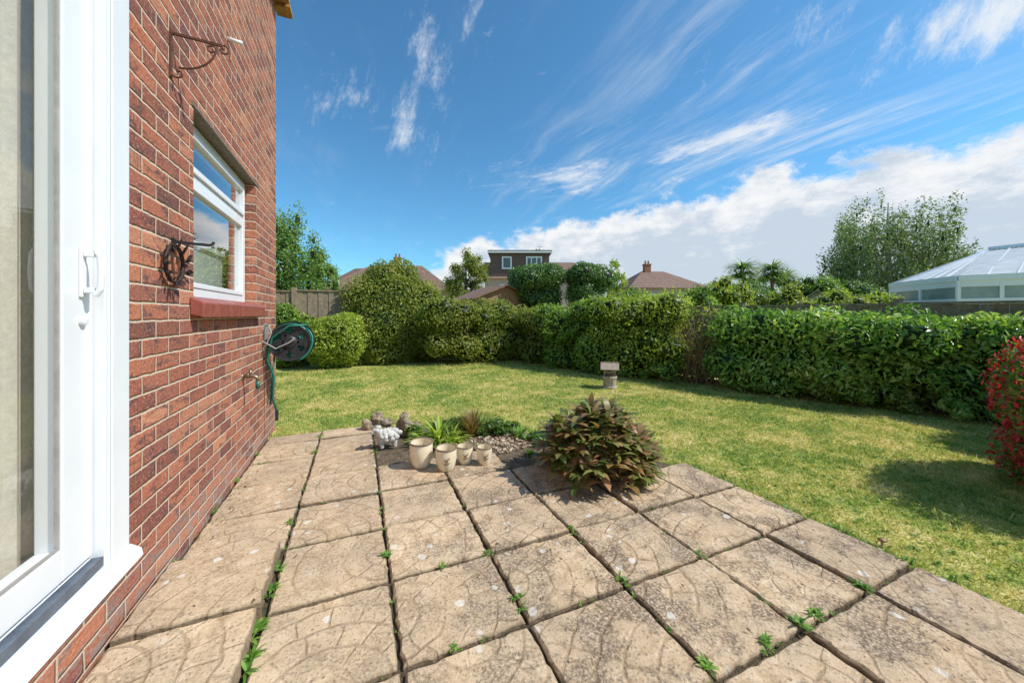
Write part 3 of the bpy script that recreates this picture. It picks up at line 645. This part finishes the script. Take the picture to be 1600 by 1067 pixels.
g=MB(); g.tube([(*at(965,5.0),0),(*at(985,5.1),.17)],.004,6); tag(g.build('garden_stick',M_well,loc=(*at(965,5.0),0)),'thin dry twig stuck in the lawn','stick')
xm,ym=at(1378,1.80)
e=thing('mushroom','small brown mushroom growing at the patio edge','mushroom',(xm,ym,.0))
g=MB(); g.tube([(xm,ym,0),(xm+.003,ym,.04)],[.006,.005],8); g.build('stem',M_wtub,e); g=MB(); g.lathe((xm+.003,ym,.036),[(.0,0),(.016,.0),(.019,.005),(.013,.011),(0,.014)],14); g.build('cap',M_mot,e,smooth=True)
# ------------------------------------------------------------ fences
def fence(x0,y0,x1,y1,h,first=0):
    L=math.hypot(x1-x0,y1-y0); n=max(1,round(L/1.83)); ang=math.atan2(y1-y0,x1-x0)
    for i in range(n):
        cx,cy=x0+(x1-x0)*i/n,y0+(y1-y0)*i/n; M=Matrix.Translation((cx,cy,0))@Matrix.Rotation(ang,4,'Z'); l=L/n
        e=thing('fence_panel','weathered brown vertical board garden fence panel','fence',(cx,cy,0),'garden fence panels')
        hh=h+random.uniform(-.02,.02)
        g=MB(M); k=int(l/.11)
        for q in range(k):
            a=.05+q*(l-.1)/k; b=a+(l-.1)/k-.004; z=hh-random.uniform(0,.008); dy=.012*(q%2); g.box(a,b,-.01+dy,.008+dy,.03,z)
        g.box(.05,l-.05,.024,.06,.3,.37).box(.05,l-.05,.024,.06,hh-.3,hh-.23); g.box(.05,l-.05,-.03,.04,hh+.001,hh+.03)
        g.build('boards',M_fence,e); g=MB(M); g.box(-.048,.048,-.05,.05,0,hh+.08); g.build('post',M_fence,e)
fence(-9.,9.3,.6,9.3,1.70); fence(.6,9.3,4.0,9.3,1.42)
fx,fy=3.98,9.2; dxn,dyn=(HX1-HX0)/6.407,(HY1-HY0)/6.407
fence(fx,fy,fx+dxn*11,fy+dyn*11,1.30)
# ------------------------------------------------------------ shrubs along boundaries
P_mott=leaf_mat('mottled_leaf',[(.05,.08,.015),(.11,.15,.025),(.18,.21,.04),(.30,.27,.08)])
P_dark=leaf_mat('dark_glossy_leaf',[(.03,.065,.018),(.055,.11,.028),(.09,.16,.04),(.15,.23,.07)],.25,.35)
P_mid=leaf_mat('mid_green_leaf',[(.05,.09,.015),(.09,.16,.025),(.15,.23,.035),(.22,.3,.06)])
P_yel=leaf_mat('yellow_green_leaf',[(.08,.12,.015),(.16,.21,.03),(.25,.31,.05),(.36,.38,.09)])
P_cam=leaf_mat('camellia_leaf',[(.035,.085,.015),(.08,.16,.03),(.17,.27,.05),(.40,.48,.17)],.34,.33,gain=1.8)
P_low=leaf_mat('low_leaf',[(.035,.075,.015),(.08,.15,.03),(.13,.21,.05),(.22,.28,.08)],.3,.4)
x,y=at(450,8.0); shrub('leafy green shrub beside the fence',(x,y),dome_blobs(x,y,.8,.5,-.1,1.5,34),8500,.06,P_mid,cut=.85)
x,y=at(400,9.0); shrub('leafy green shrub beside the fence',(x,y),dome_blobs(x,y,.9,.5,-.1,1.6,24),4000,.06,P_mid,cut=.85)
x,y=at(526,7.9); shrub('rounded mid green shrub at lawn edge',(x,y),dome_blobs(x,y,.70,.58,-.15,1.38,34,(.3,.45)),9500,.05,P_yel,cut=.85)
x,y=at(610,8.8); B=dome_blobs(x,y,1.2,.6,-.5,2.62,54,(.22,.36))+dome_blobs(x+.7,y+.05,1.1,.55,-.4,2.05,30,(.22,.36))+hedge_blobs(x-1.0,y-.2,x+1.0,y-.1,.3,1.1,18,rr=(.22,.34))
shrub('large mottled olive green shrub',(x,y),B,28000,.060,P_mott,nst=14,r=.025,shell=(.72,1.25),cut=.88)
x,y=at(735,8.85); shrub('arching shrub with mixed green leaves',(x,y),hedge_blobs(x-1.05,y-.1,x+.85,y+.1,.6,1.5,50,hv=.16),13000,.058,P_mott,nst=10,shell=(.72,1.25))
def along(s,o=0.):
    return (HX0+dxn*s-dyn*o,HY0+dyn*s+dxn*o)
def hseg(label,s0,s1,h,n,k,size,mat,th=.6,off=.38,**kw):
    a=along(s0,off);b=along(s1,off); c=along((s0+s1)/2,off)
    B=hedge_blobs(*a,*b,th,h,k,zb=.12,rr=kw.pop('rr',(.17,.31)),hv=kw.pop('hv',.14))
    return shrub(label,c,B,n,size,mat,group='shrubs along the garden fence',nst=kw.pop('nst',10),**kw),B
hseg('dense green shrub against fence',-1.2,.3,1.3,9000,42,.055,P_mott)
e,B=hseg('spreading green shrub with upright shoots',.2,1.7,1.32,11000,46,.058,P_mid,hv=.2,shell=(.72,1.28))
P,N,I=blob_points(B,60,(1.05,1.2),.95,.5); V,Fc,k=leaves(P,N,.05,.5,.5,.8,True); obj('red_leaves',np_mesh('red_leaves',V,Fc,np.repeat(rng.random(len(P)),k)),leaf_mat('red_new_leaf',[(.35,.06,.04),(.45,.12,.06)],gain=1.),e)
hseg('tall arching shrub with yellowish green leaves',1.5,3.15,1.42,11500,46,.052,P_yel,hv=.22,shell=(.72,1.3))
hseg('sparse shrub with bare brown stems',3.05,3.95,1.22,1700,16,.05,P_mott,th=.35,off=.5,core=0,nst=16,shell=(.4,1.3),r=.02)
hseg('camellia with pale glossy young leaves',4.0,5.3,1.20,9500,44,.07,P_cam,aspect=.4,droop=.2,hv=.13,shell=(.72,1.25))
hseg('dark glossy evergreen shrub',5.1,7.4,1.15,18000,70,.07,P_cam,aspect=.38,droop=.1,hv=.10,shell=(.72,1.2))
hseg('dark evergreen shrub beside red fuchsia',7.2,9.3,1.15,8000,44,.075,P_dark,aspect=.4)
e=thing('bare_twigs','bare brown arching twigs against the fence','shrub',(*along(3.55,.35),0)); g=MB()
for k in range(60):
    c=along(3.5+random.gauss(0,.25),.32+random.uniform(-.1,.1)); s=random.uniform(-.45,.45); h=random.uniform(.6,1.2); d=along(3.5+s*1.3,.25+random.uniform(-.25,.2))
    g.tube([(c[0],c[1],0),(c[0]*.6+d[0]*.4,c[1]*.6+d[1]*.4,h*.6),(d[0],d[1],h)],[.008,.006,.002],4)
g.build('stems',noisy('twig_bark',(.22,.13,.07),(.40,.27,.16),20,.9),e)
for s in np.arange(1.6,7.8,.36):
    if 3.1<s<3.9: continue
    c=along(s,random.uniform(-.06,.12)); r=random.uniform(.14,.28); shrub('low leafy growth at the foot of the hedge',c,dome_blobs(*c,r*1.5,r,-.02,r*1.5,8),800,.05,random.choice([P_low,P_cam,P_mott,P_mid]),'plant','border_plant',group='low border plants',nst=3,r=.004)
x,y=6.95,-.02; shrub('tall laurel shrub at the garden boundary',(x,y),dome_blobs(x,y,1.05,1.05,0,2.75,36,(.3,.45)),9000,.11,P_dark,nst=6,r=.03,cut=.85)
# fuchsia
fx_,fy_=4.40,.34
B=dome_blobs(fx_,fy_,.80,.78,-.35,1.38,52,(.26,.42))
M_fl=leaf_mat('fuchsia_red',[(.36,.012,.02),(.50,.02,.035),(.60,.07,.10)],.25,gain=1.2)
M_fu=leaf_mat('fuchsia_leaf',[(.04,.08,.015),(.08,.14,.025),(.14,.19,.04),(.2,.14,.04)],.3)
e=shrub('fuchsia bush covered in small red flowers',(fx_,fy_),B,14000,.042,M_fu,'shrub','fuchsia_bush',nst=16,r=.008,cut=.85)
P,N,I=blob_points(B,7500,(1.0,1.26),.95,.05); V,Fc,k=leaves(P,N,.036,.38,1.8,.8,True); obj('flowers',np_mesh('flowers',V,Fc,np.repeat(.15+.85*rng.random(len(P)),k)),M_fl,e)
# ------------------------------------------------------------ trees beyond
def tree(label,x,y,H0,crown,n,size,mat,k=40,cr=(.16,.26),name='tree',trunk_r=.15,zlow=None,stretch=1.,**kw):
    rx,ry,z0,z1=crown; e=thing(name,label,'tree',(x,y,0)); B=[]
    cz=(z0+z1)/2; rz=(z1-z0)/2
    for i in range(k):
        d=nrm(rng.normal(size=(1,3)))[0]; q=random.uniform(.2,1)**.5*.9; f=random.uniform(*cr)
        B.append((x+d[0]*rx*q,y+d[1]*ry*q,cz+d[2]*rz*q,f*rx,f*ry,f*rx*stretch))
    foliage('crown',e,B,n,size,mat,detail=kw.pop('detail',False),core=kw.pop('core',.5),shell=(.4,1.4),cut=.6,**kw)
    g=MB(); g.tube([(x,y,0),(x+.1,y,cz*.5),(x,y+.05,cz),(x,y,cz+rz*.6)],[trunk_r,trunk_r*.8,trunk_r*.55,trunk_r*.15],8)
    for b in B[:14]:
        z=random.uniform(.4,.9)*cz; g.tube([(x,y,z),((x+b[0])/2,(y+b[1])/2,(z+b[2])/2+.1*rz),b[:3]],[trunk_r*.4,trunk_r*.25,trunk_r*.08],5)
    g.build('trunk',M_bark,e,smooth=True); return e
P_far=leaf_mat('far_tree_leaf',[(.05,.08,.02),(.10,.13,.03),(.17,.18,.04),(.24,.22,.06)])
P_birch=leaf_mat('birch_leaf',[(.045,.07,.03),(.085,.125,.045),(.14,.18,.07),(.19,.24,.10)],.32,gain=1.55)
x,y=at(446,11.5); tree('tall dark leafy tree behind fence',x,y,4,(1.35,1.1,.8,4.5),14000,.075,P_low,k=100,cr=(.07,.20),name='leafy_tree',detail=True,stretch=2.1,core=.3)
x,y=at(498,12.5); tree('small green tree behind fence',x,y,4,(.75,.8,.8,3.5),4500,.08,P_low,k=40,cr=(.10,.26),name='leafy_tree',stretch=1.6)
x,y=at(728,30.); tree('yellowing round tree between houses',x,y,6,(1.9,1.7,1.,6.8),11000,.16,P_far,k=70,name='leafy_tree')
x,y=at(1388,25.); 
e=thing('birch_tree','tall weeping birch tree with drooping branches','tree',(x,y,0)); B=[]
for i in range(250):
    a=random.uniform(0,6.28); q=math.sqrt(random.random()); u=q*math.cos(a)
    top=9.9-2.6*abs(u)**2.4-(3.6*max(0,u-.1)**1.0 if u>.1 else 0)-1.0*(q**3)+random.uniform(-.4,.2); s=random.uniform(.2,.42); h=random.uniform(.7,1.6)
    z=top-h-random.random()**.9*(top-2.0-h)*.95
    l=3.8*u+(.6 if u>0 else 0); dd=3.0*q*math.sin(a)
    B.append((x+l*RX+dd*FX,y+l*RY+dd*FY,max(2.0,z),s,s,h))
foliage('crown',e,B,46000,.15,P_birch,detail=False,core=.15,shell=(.3,1.45),cut=.3,droop=1.,rand=1.)
g=MB(); g.tube([(x,y,0),(x+.2,y,3),(x-.1,y,6),(x,y,9.0)],[.28,.22,.13,.03],8)
for b in B[:34]: z=random.uniform(2.5,8); g.tube([(x,y,z),((x+b[0])/2,(y+b[1])/2,(z+b[2])/2+.9),b[:3]],[.07,.05,.015],5)
g.build('trunk',noisy('birch_bark',(.2,.18,.15),(.5,.48,.44),6,.9),e,smooth=True)
for px_,w_ in ((837,.92),(919,.84)):
    x,y=at(px_,12.); B=hedge_blobs(x-w_*.55,y,x+w_*.55,y,.8,2.82,46,rr=(.34,.44),hv=.05); shrub('large dense clipped dark green shrub',(x,y),B,16000,.07,P_dark,name='clipped_shrub',group='clipped shrubs behind the fence',nst=5,r=.04,detail=False,cut=.88,core=.8,shell=(.8,1.1))
P_lt=[P_yel,P_mid,P_mott,P_far,P_low]
for (px_,d,w_,top,mi,sz) in [(965,11.,.8,455,1,.08),(1000,10.5,.9,452,0,.08),(1050,10.8,.9,455,0,.09),(1095,11.5,.9,446,1,.09),(1135,12.5,1.1,432,0,.1),(1180,13.,1.2,440,4,.1),(1235,12.,1.1,440,0,.1),(1300,11.,1.,448,0,.09),(1345,10.,.9,458,2,.08),(1270,18.,1.6,412,4,.13),(1225,12.,.9,450,3,.09),(1110,20,1.5,430,3,.14),(1440,16,2.2,448,1,.13),(985,26,1.6,448,1,.16),(1170,24,2.6,428,4,.16),(1370,12,1.,456,0,.09),(1290,17,1.4,428,1,.12),(1345,18,1.6,434,4,.12)]:
    x,y=at(px_,d); zt_=zz(top,d)+.1; shrub('loose green shrub in the neighbouring garden',(x,y),dome_blobs(x,y,w_,w_*.8,.1,zt_,34,(.15,.34)),4800,sz*.85,P_lt[mi],group='neighbouring garden shrubs',nst=5,r=.03,detail=False,shell=(.5,1.35))
x,y=at(965,14.); tree('thin sapling with sparse pale leaves',x,y,3.6,(.45,.4,1.6,3.6),900,.11,P_yel,k=18,core=0,trunk_r=.03,name='sapling_tree',stretch=1.6)
P_cord=leaf_mat('cordyline_leaf',[(.05,.085,.025),(.10,.155,.05),(.18,.24,.08)])
for (px_,d,ty) in [(1160,16,409),(1206,16.5,411),(1226,18,424)]:
    x,y=at(px_,d); z=zz(ty,d)-.35; e=thing('cordyline_palm','cordyline palm with spiky green leaf crown','palm tree',(x,y,0),'cordyline palms')
    g=MB(); g.tube([(x,y,0),(x+.05,y,z*.5),(x,y,z)],[.1,.08,.06],8); g.build('trunk',M_bark,e)
    obj('crown',tuft_mesh('crown',[((x,y,z),170,.95,.06,.35,.45),((x+.1,y,z-.2),140,.85,.06,.15,.45),((x-.3,y,z-.4),110,.75,.05,.3,.45),((x+.35,y,z-.5),90,.7,.05,.3,.45)]),P_cord,e)
# ------------------------------------------------------------ buildings beyond
m,t=newmat('roof_tiles'); v=t.n('ShaderNodeTexCoord').outputs['Object']; s=t.n('ShaderNodeSeparateXYZ',{0:v})
fr=t.m('FRACT',t.m('MULTIPLY',s.outputs[2],5.5)); n=t.noise(v,3.5,4,.7)
c=t.ramp(n,[(.3,(.14,.085,.065)),(.5,(.22,.13,.095)),(.7,(.30,.19,.14))]); c=t.mix(t.ss(fr,.25,.0,0.,.6),c,(.05,.035,.03)); finish(t,c,.85,fr,.6,.05); M_roof=m
m,t=newmat('hung_tiles'); v=t.n('ShaderNodeTexCoord').outputs['Object']; s=t.n('ShaderNodeSeparateXYZ',{0:v}); fr=t.m('FRACT',t.m('MULTIPLY',s.outputs[2],4.5))
c=t.mix(t.ss(fr,.3,.0,0.,.7),t.ramp(t.noise(v,4,3),[(.3,(.10,.065,.06)),(.7,(.17,.11,.09))]),(.03,.02,.02)); finish(t,c,.8); M_hung=m
M_rend=noisy('pink_render',(.40,.29,.25),(.50,.38,.33),5,.9); M_chim=noisy('chimney_brick',(.26,.10,.06),(.42,.18,.10),14,.9); M_solar=noisy('solar_glass',(.01,.015,.03),(.02,.025,.05),4,.15)
M_wdark=noisy('dark_window_glass',(.06,.08,.10),(.14,.17,.20),2,.1); M_cg=noisy('conservatory_glass',(.16,.22,.20),(.34,.40,.38),1.5,.15)
def frameM(px_,d,yaw=0.):
    x,y=at(px_,d); return Matrix.Translation((x,y,0))@Matrix.Rotation(-TH+yaw,4,'Z'),(x,y,0)
def hiproof(g,x0,x1,y0,y1,ze,zr,hl,hr,o=.3):
    x0-=o;x1+=o;y0-=o;y1+=o; ym=(y0+y1)/2
    a,b=(x0+hl,ym,zr),(x1-hr,ym,zr)
    g.add([(x0,y0,ze),(x1,y0,ze),(x1,y1,ze),(x0,y1,ze),a,b],[(0,1,5,4),(2,3,4,5),(1,2,5),(3,0,4),(3,2,1,0)])
def chimney(g,x,y,z0,z1,w=.7):
    g.box(x-w/2,x+w/2,y-.3,y+.3,z0,z1).box(x-w/2-.06,x+w/2+.06,y-.36,y+.36,z1,z1+.12)
    for q in (-.18,.18): g.lathe((x+q,y,z1+.12),[(.10,0),(.09,.35),(.12,.38),(.0,.38)],10)
def windows(parent,M,y,ws):
    for (a,b,z0,z1,nm) in ws:
        e=bpy.data.objects.new('window',None); link(e); e.parent=parent; 
        g=MB(M); w=.15; g.box(a,b,y-.05,y,z0,z0+w).box(a,b,y-.05,y,z1-w,z1).box(a,a+w,y-.05,y,z0+w,z1-w).box(b-w,b,y-.05,y,z0+w,z1-w)
        for k in range(1,nm): xc=a+(b-a)*k/nm; g.box(xc-.05,xc+.05,y-.05,y,z0+w,z1-w)
        g.build('frame',M_white,e); g=MB(M); g.box(a+w,b-w,y-.03,y-.02,z0+w,z1-w); g.build('pane',M_wdark,e)
M,l=frameM(612,34,.12); e=thing('house','bungalow with brown tiled hipped roof and brick chimney','house',l)
g=MB(M); g.box(-6,5.4,0,8,0,3.5); g.build('wall',M_rend,e); g=MB(M); hiproof(g,-6,5.4,0,8,3.5,6.4,3.6,3.6,.5); g.build('roof',M_roof,e); g=MB(M); chimney(g,-.2,4.0,5.8,7.1); g.build('chimney',M_chim,e)
windows(e,M,0,[(-4,-2,1.5,2.7,2),(1.5,3.2,1.5,2.7,2)])
M,l=frameM(560,46,-.2); e=thing('house','distant house with brown tiled roof','house',l); g=MB(M); g.box(-7,4,0,8,0,4.); g.build('wall',M_rend,e); g=MB(M); hiproof(g,-7,4,0,8,4.,7.7,4,4); g.build('roof',M_roof,e)
M,l=frameM(850,40,.0); e=thing('house','two storey house with dark tile hung flat roofed dormer','house',l)
g=MB(M); g.box(-6.6,6.6,0,8,0,5.2); g.build('wall',M_rend,e); g=MB(M); hiproof(g,-6.6,6.6,0,8,5.2,7.6,.0,3.0,.35); g.build('roof',M_roof,e)
g=MB(M); g.box(-6.0,.6,.15,7.4,4.9,8.15); g.build('dormer',M_hung,e); g=MB(M); g.box(-6.3,.9,-.15,7.6,8.15,8.37); g.build('dormer_roof',M_dark,e)
g=MB(M); g.box(-6.3,.9,-.20,-.152,8.07,8.25); g.build('fascia',M_white,e)
for k in range(4):
    M2=M@Matrix.Translation((-5.2+k*1.15,1.5,8.38))@Matrix.Rotation(.15,4,'X'); g=MB(M2); g.box(0,1.1,0,1.7,.05,.09).box(.05,.1,.1,.14,0,.05).box(1.,1.05,1.5,1.54,-.2,.05); g.build('solar_panel',M_solar,e)
windows(e,M,.14,[(-4.7,-3.6,6.3,7.7,1),(-2.0,-.2,6.4,7.7,3)]); windows(e,M,-.01,[(-5.0,-3.5,3.3,4.6,2),(-1.5,.3,3.3,4.5,2)])
g=MB(M); chimney(g,-.3,5.5,7.,9.0,.8); g.build('chimney',M_chim,e)
g=MB(M); g.tube([(-.05,5.5,9.),(-.05,5.5,9.9)],.02,5).bar((-.5,5.5,9.8),(.4,5.5,9.8),.03,.03); g.build('aerial',M_greyp,e)
M,l=frameM(1045,38,.1); e=thing('house','pinkish rendered bungalow with brown tiled roof and chimney','house',l)
g=MB(M); g.box(-4.2,4.6,0,7,0,4.0); g.build('wall',M_rend,e); g=MB(M); hiproof(g,-4.2,4.6,0,7,4.0,6.2,3.2,3.6); g.build('roof',M_roof,e); g=MB(M); chimney(g,-.7,3.5,5.6,6.9); g.build('chimney',M_chim,e); windows(e,M,0,[(-2.5,-1.,2.2,3.4,2)])
# sheds
M_shed=noisy('shed_timber',(.22,.11,.05),(.36,.20,.10),14,.8); M_felt=noisy('brown_roof_felt',(.16,.09,.06),(.26,.15,.10),8,.8); M_tan=noisy('tan_shingle',(.30,.25,.17),(.42,.36,.25),20,.9)
def shed(px_,d,w,dp,ze,zr,yaw,mw,mr,label):
    M,l=frameM(px_,d,yaw); e=thing('garden_shed',label,'shed',l); g=MB(M)
    for q in range(int(ze/.14)): g.box(-w/2,w/2,-.01-.012,0,q*.14,q*.14+.13)
    g.box(-w/2,w/2,0,dp,0,ze); g.add([(-w/2,0,ze),(w/2,0,ze),(w/2,dp,ze),(-w/2,dp,ze),(-w/2,dp/2,zr),(w/2,dp/2,zr)],[(1,2,5),(3,0,4)]); g.build('wall',mw,e)
    g=MB(M); o=.15
    for sg in (-1,1):
        y0_=dp/2; y1_=dp/2+sg*(dp/2+o); z1_=ze-o*(zr-ze)/(dp/2)
        a=[(-w/2-o,y0_,zr+.02),(w/2+o,y0_,zr+.02),(w/2+o,y1_,z1_+.02),(-w/2-o,y1_,z1_+.02)]; g.add(a+[(p[0],p[1],p[2]+.05) for p in a],[(0,1,2,3),(7,6,5,4),(0,4,5,1),(1,5,6,2),(2,6,7,3),(3,7,4,0)])
    g.build('roof',mr,e)
    g=MB(M); g.box(-.35,.35,-.05,-.022,0.05,min(ze-.1,1.8)); g.build('door',mw,e)
shed(725,11.6,1.5,2.2,1.66,2.08,-1.0,M_shed,M_felt,'brown timber shed with felted roof behind fence')
shed(1310,15,1.,1.4,1.6,2.15,.9,M_tan,M_tan,'small tan shingled shed roof among shrubs')
# conservatory
M_poly,t=newmat('polycarbonate_roof'); finish(t,t.ramp(t.noise(t.n('ShaderNodeTexCoord').outputs['Object'],2,4),[(.3,(.40,.43,.45)),(.7,(.54,.57,.58))]),.75,spec=.1)
fp=[at(1392,13.2),at(1497,10.6),at(1640,9.6),at(1740,11.),at(1600,15.)]
e=thing('conservatory','white framed conservatory with ribbed pale roof','conservatory',(*fp[0],0))
ze=2.28; zr=3.55
R1=Vector((*at(1545,13.2),zr-.0)); R2=Vector((*at(1655,11.8),zr))
g=MB(); E=[Vector((p[0],p[1],ze)) for p in fp]
quads=[(E[0],E[1],R1),(E[1],E[2],R2,R1),(E[2],E[3],R2),(E[3],E[4],R1,R2),(E[4],E[0],R1)]
for q in quads: g.add(list(q),[tuple(range(len(q)))])
g.build('roof',M_poly,e)
g=MB()
up=Vector((0,0,.02))
for q in quads:
    a,b=q[0],q[1]; t0=q[-1]; t1=q[2]
    n_=int((b-a).length/.4)
    for k in range(n_+1): g.bar(a.lerp(b,k/n_)+up,t0.lerp(t1,k/n_)+up,.025 if 0<k<n_ else .06,.04)
g.bar(R1+up*3,R2+up*3,.12,.1)
for i in range(5): g.bar(E[i]-Vector((0,0,.03)),E[(i+1)%5]-Vector((0,0,.03)),.14,.16)
g.build('roof_bars',M_white,e)
g=MB(); gg=MB()
for i in range(5):
    a=Vector((fp[i][0],fp[i][1],0)); b=Vector((fp[(i+1)%5][0],fp[(i+1)%5][1],0)); n_=max(2,int((b-a).length/1.2))
    for z,h_ in ((.75,.07),(1.58,.14),(2.10,.22)): g.bar(a+Vector((0,0,z)),b+Vector((0,0,z)),.07,h_)
    for k in range(n_+1): p=a.lerp(b,k/n_); g.bar(p+Vector((0,0,.7)),p+Vector((0,0,2.2)),.08,.08,(b-a).normalized())
    gg.add([a+Vector((0,0,.75)),b+Vector((0,0,.75)),b+Vector((0,0,2.15)),a+Vector((0,0,2.15))],[(0,1,2,3)])
g.build('frame',M_white,e); gg.build('glazing',M_cg,e)
g=MB()
for i in range(5): a=Vector((*fp[i],.35)); b=Vector((*fp[(i+1)%5],.35)); g.bar(a,b,.1,.7)
g.build('base_wall',M_chim,e)
# ------------------------------------------------------------ light
el=math.radians(48); az=math.radians(-33)
sdir=Vector((math.cos(el)*math.cos(az),math.cos(el)*math.sin(az),math.sin(el)))
L=bpy.data.lights.new('sun','SUN'); L.energy=4.9; L.angle=math.radians(.5); L.color=(1.,.955,.87); lo=link(bpy.data.objects.new('sun',L)); lo.rotation_euler=(-sdir).to_track_quat('-Z','Y').to_euler(); lo.location=(0,0,20)
w=bpy.data.worlds.new('World'); sc.world=w; w.use_nodes=True; t=NT(w.node_tree)
sky=t.n('ShaderNodeTexSky'); sky.sky_type='NISHITA'; sky.sun_disc=False; sky.sun_elevation=el; sky.sun_rotation=math.radians(90)-az; sky.altitude=0; sky.air_density=1.; sky.dust_density=.4; sky.ozone_density=2.5
v=t.n('ShaderNodeTexCoord').outputs['Generated']; s=t.n('ShaderNodeSeparateXYZ',{0:v}); X_,Y_,Z_=s.outputs
yc=t.m('ADD',t.m('MULTIPLY',X_,FX),t.m('MULTIPLY',Y_,FY)); xc=t.m('ADD',t.m('MULTIPLY',X_,RX),t.m('MULTIPLY',Y_,RY))
azd=t.m('MULTIPLY',t.m('ARCTAN2',xc,yc),57.2958); eld=t.m('MULTIPLY',t.m('ARCSINE',Z_),57.2958)
base=t.mix(1.,sky.outputs[0],(.58,1.06,1.20),'MULTIPLY')
zc=t.m('MAXIMUM',Z_,.04); pxx=t.m('DIVIDE',X_,zc); pyy=t.m('DIVIDE',Y_,zc)
ca,sa=math.cos(math.radians(4)),math.sin(math.radians(4))
qx=t.m('SUBTRACT',t.m('MULTIPLY',pxx,ca),t.m('MULTIPLY',pyy,sa)); qy=t.m('ADD',t.m('MULTIPLY',pxx,sa),t.m('MULTIPLY',pyy,ca))
lowm=t.noise(t.comb(qx,qy,7.),.9,2,.5)
qx2=t.m('ADD',qx,t.m('MULTIPLY',lowm,.35))
st=t.noise(t.comb(t.m('MULTIPLY',qx2,1.9),t.m('MULTIPLY',qy,.42),2.3),1.,5,.62)
fine=t.noise(t.comb(t.m('MULTIPLY',qx2,8.),t.m('MULTIPLY',qy,1.3),5.),1.,5,.68)
stf=t.m('ADD',t.m('MULTIPLY',st,.62),t.m('MULTIPLY',fine,.38))
cir=t.m('MULTIPLY',t.m('MULTIPLY',t.ss(stf,.475,.73),t.ss(lowm,.37,.57,.28,1.)),t.ss(azd,-12.,28.,.12,.82))
def blobm(a0,e0,ra,re,tilt=0.):
    da=t.m('SUBTRACT',azd,a0); de=t.m('SUBTRACT',eld,e0); c_,s_=math.cos(tilt),math.sin(tilt)
    u=t.m('DIVIDE',t.m('ADD',t.m('MULTIPLY',da,c_),t.m('MULTIPLY',de,s_)),ra); v_=t.m('DIVIDE',t.m('SUBTRACT',t.m('MULTIPLY',de,c_),t.m('MULTIPLY',da,s_)),re)
    return t.m('POWER',2.718,t.m('MULTIPLY',t.m('ADD',t.m('MULTIPLY',u,u),t.m('MULTIPLY',v_,v_)),-1.))
nA=t.noise(t.comb(t.m('ADD',azd,t.m('MULTIPLY',eld,-.35)),t.m('MULTIPLY',eld,.55),0.),.32,8,.74)
nB=t.noise(t.comb(t.m('MULTIPLY',azd,.12),t.m('SUBTRACT',t.m('MULTIPLY',eld,.5),t.m('MULTIPLY',azd,.07)),1.),1.,7,.70)
msk=None
for (a0,e0,ra,re,ti,st_) in [(-12,34,4,7,.5,.25),(-16,27,4,6,.3,.27),(-25,29,7,4,.2,.23),(-6,42,2.5,8,-.2,.18),(-9,21,5,2,.2,.14),(54,27,9,4,.0,.42),(40,32,14,4,.15,.16)]:
    b=t.m('MULTIPLY',blobm(a0,e0,ra,re,ti),st_); msk=b if msk is None else t.m('MAXIMUM',msk,b)
pA=t.ss(t.m('ADD',nA,msk),.63,1.06)
msk2=None
for (a0,e0,ra,re,ti,st_) in [(8,20.8,10,2.4,-.02,.34),(31,22.6,12,2.2,.07,.36),(20,26,12,2,.1,.14)]:
    b=t.m('MULTIPLY',blobm(a0,e0,ra,re,ti),st_); msk2=b if msk2 is None else t.m('MAXIMUM',msk2,b)
pB=t.ss(t.m('ADD',nB,msk2),.62,1.0)
edge=t.n('ShaderNodeFloatCurve'); cv=edge.mapping.curves[0]
pts_=[(0.,.0),(.36,.02),(.43,.38),(.50,.52),(.58,.59),(.66,.68),(.74,.71),(.82,.66),(1.,.58)]
cv.points[0].location=pts_[0]; cv.points[1].location=pts_[-1]
for p_ in pts_[1:-1]: cv.points.new(*p_)
edge.mapping.update(); t.set(edge.inputs['Value'],t.m('DIVIDE',t.m('ADD',azd,80.),160.))
eb=t.m('MULTIPLY',edge.outputs[0],26.)
nb=t.noise(t.comb(azd,t.m('MULTIPLY',eld,1.5),4.),.17,8,.62)
bk=t.m('ADD',t.m('SUBTRACT',eb,eld),t.m('MULTIPLY',t.m('SUBTRACT',nb,.5),14.))
bank=t.ss(bk,0.,2.6)
nc=t.noise(t.comb(azd,t.m('MULTIPLY',eld,2.2),9.),.18,7,.64)
shade=t.ss(t.m('ADD',t.m('MULTIPLY',bk,.035),t.m('MULTIPLY',nc,1.)),.48,.80)
k_=.10/.145
ccol=t.mix(shade,(9.6*k_,9.6*k_,9.6*k_),(6.0*k_,6.8*k_,7.8*k_))
amt=t.m('MAXIMUM',cir,t.m('MAXIMUM',pA,pB),clamp=True)
colr=t.mix(t.m('MULTIPLY',amt,.9),base,(8.8*k_,9.15*k_,9.5*k_)); colr=t.mix(t.m('MULTIPLY',bank,.96),colr,ccol)
bg=t.n('ShaderNodeBackground',{'Color':colr,'Strength':.145}); t.n('ShaderNodeOutputWorld',{0:bg.outputs[0]})
# ------------------------------------------------------------ camera
cam=bpy.data.cameras.new('camera'); cam.lens=560/1600*36; cam.sensor_width=36; cam.shift_y=-41.5/1600; cam.clip_start=.05; cam.clip_end=3000
co=link(bpy.data.objects.new('camera',cam)); co.location=(0,0,H); co.rotation_euler=(math.radians(90),0,-TH); sc.camera=co
sc.view_settings.view_transform='Standard'; sc.view_settings.look='None'; sc.view_settings.exposure=0
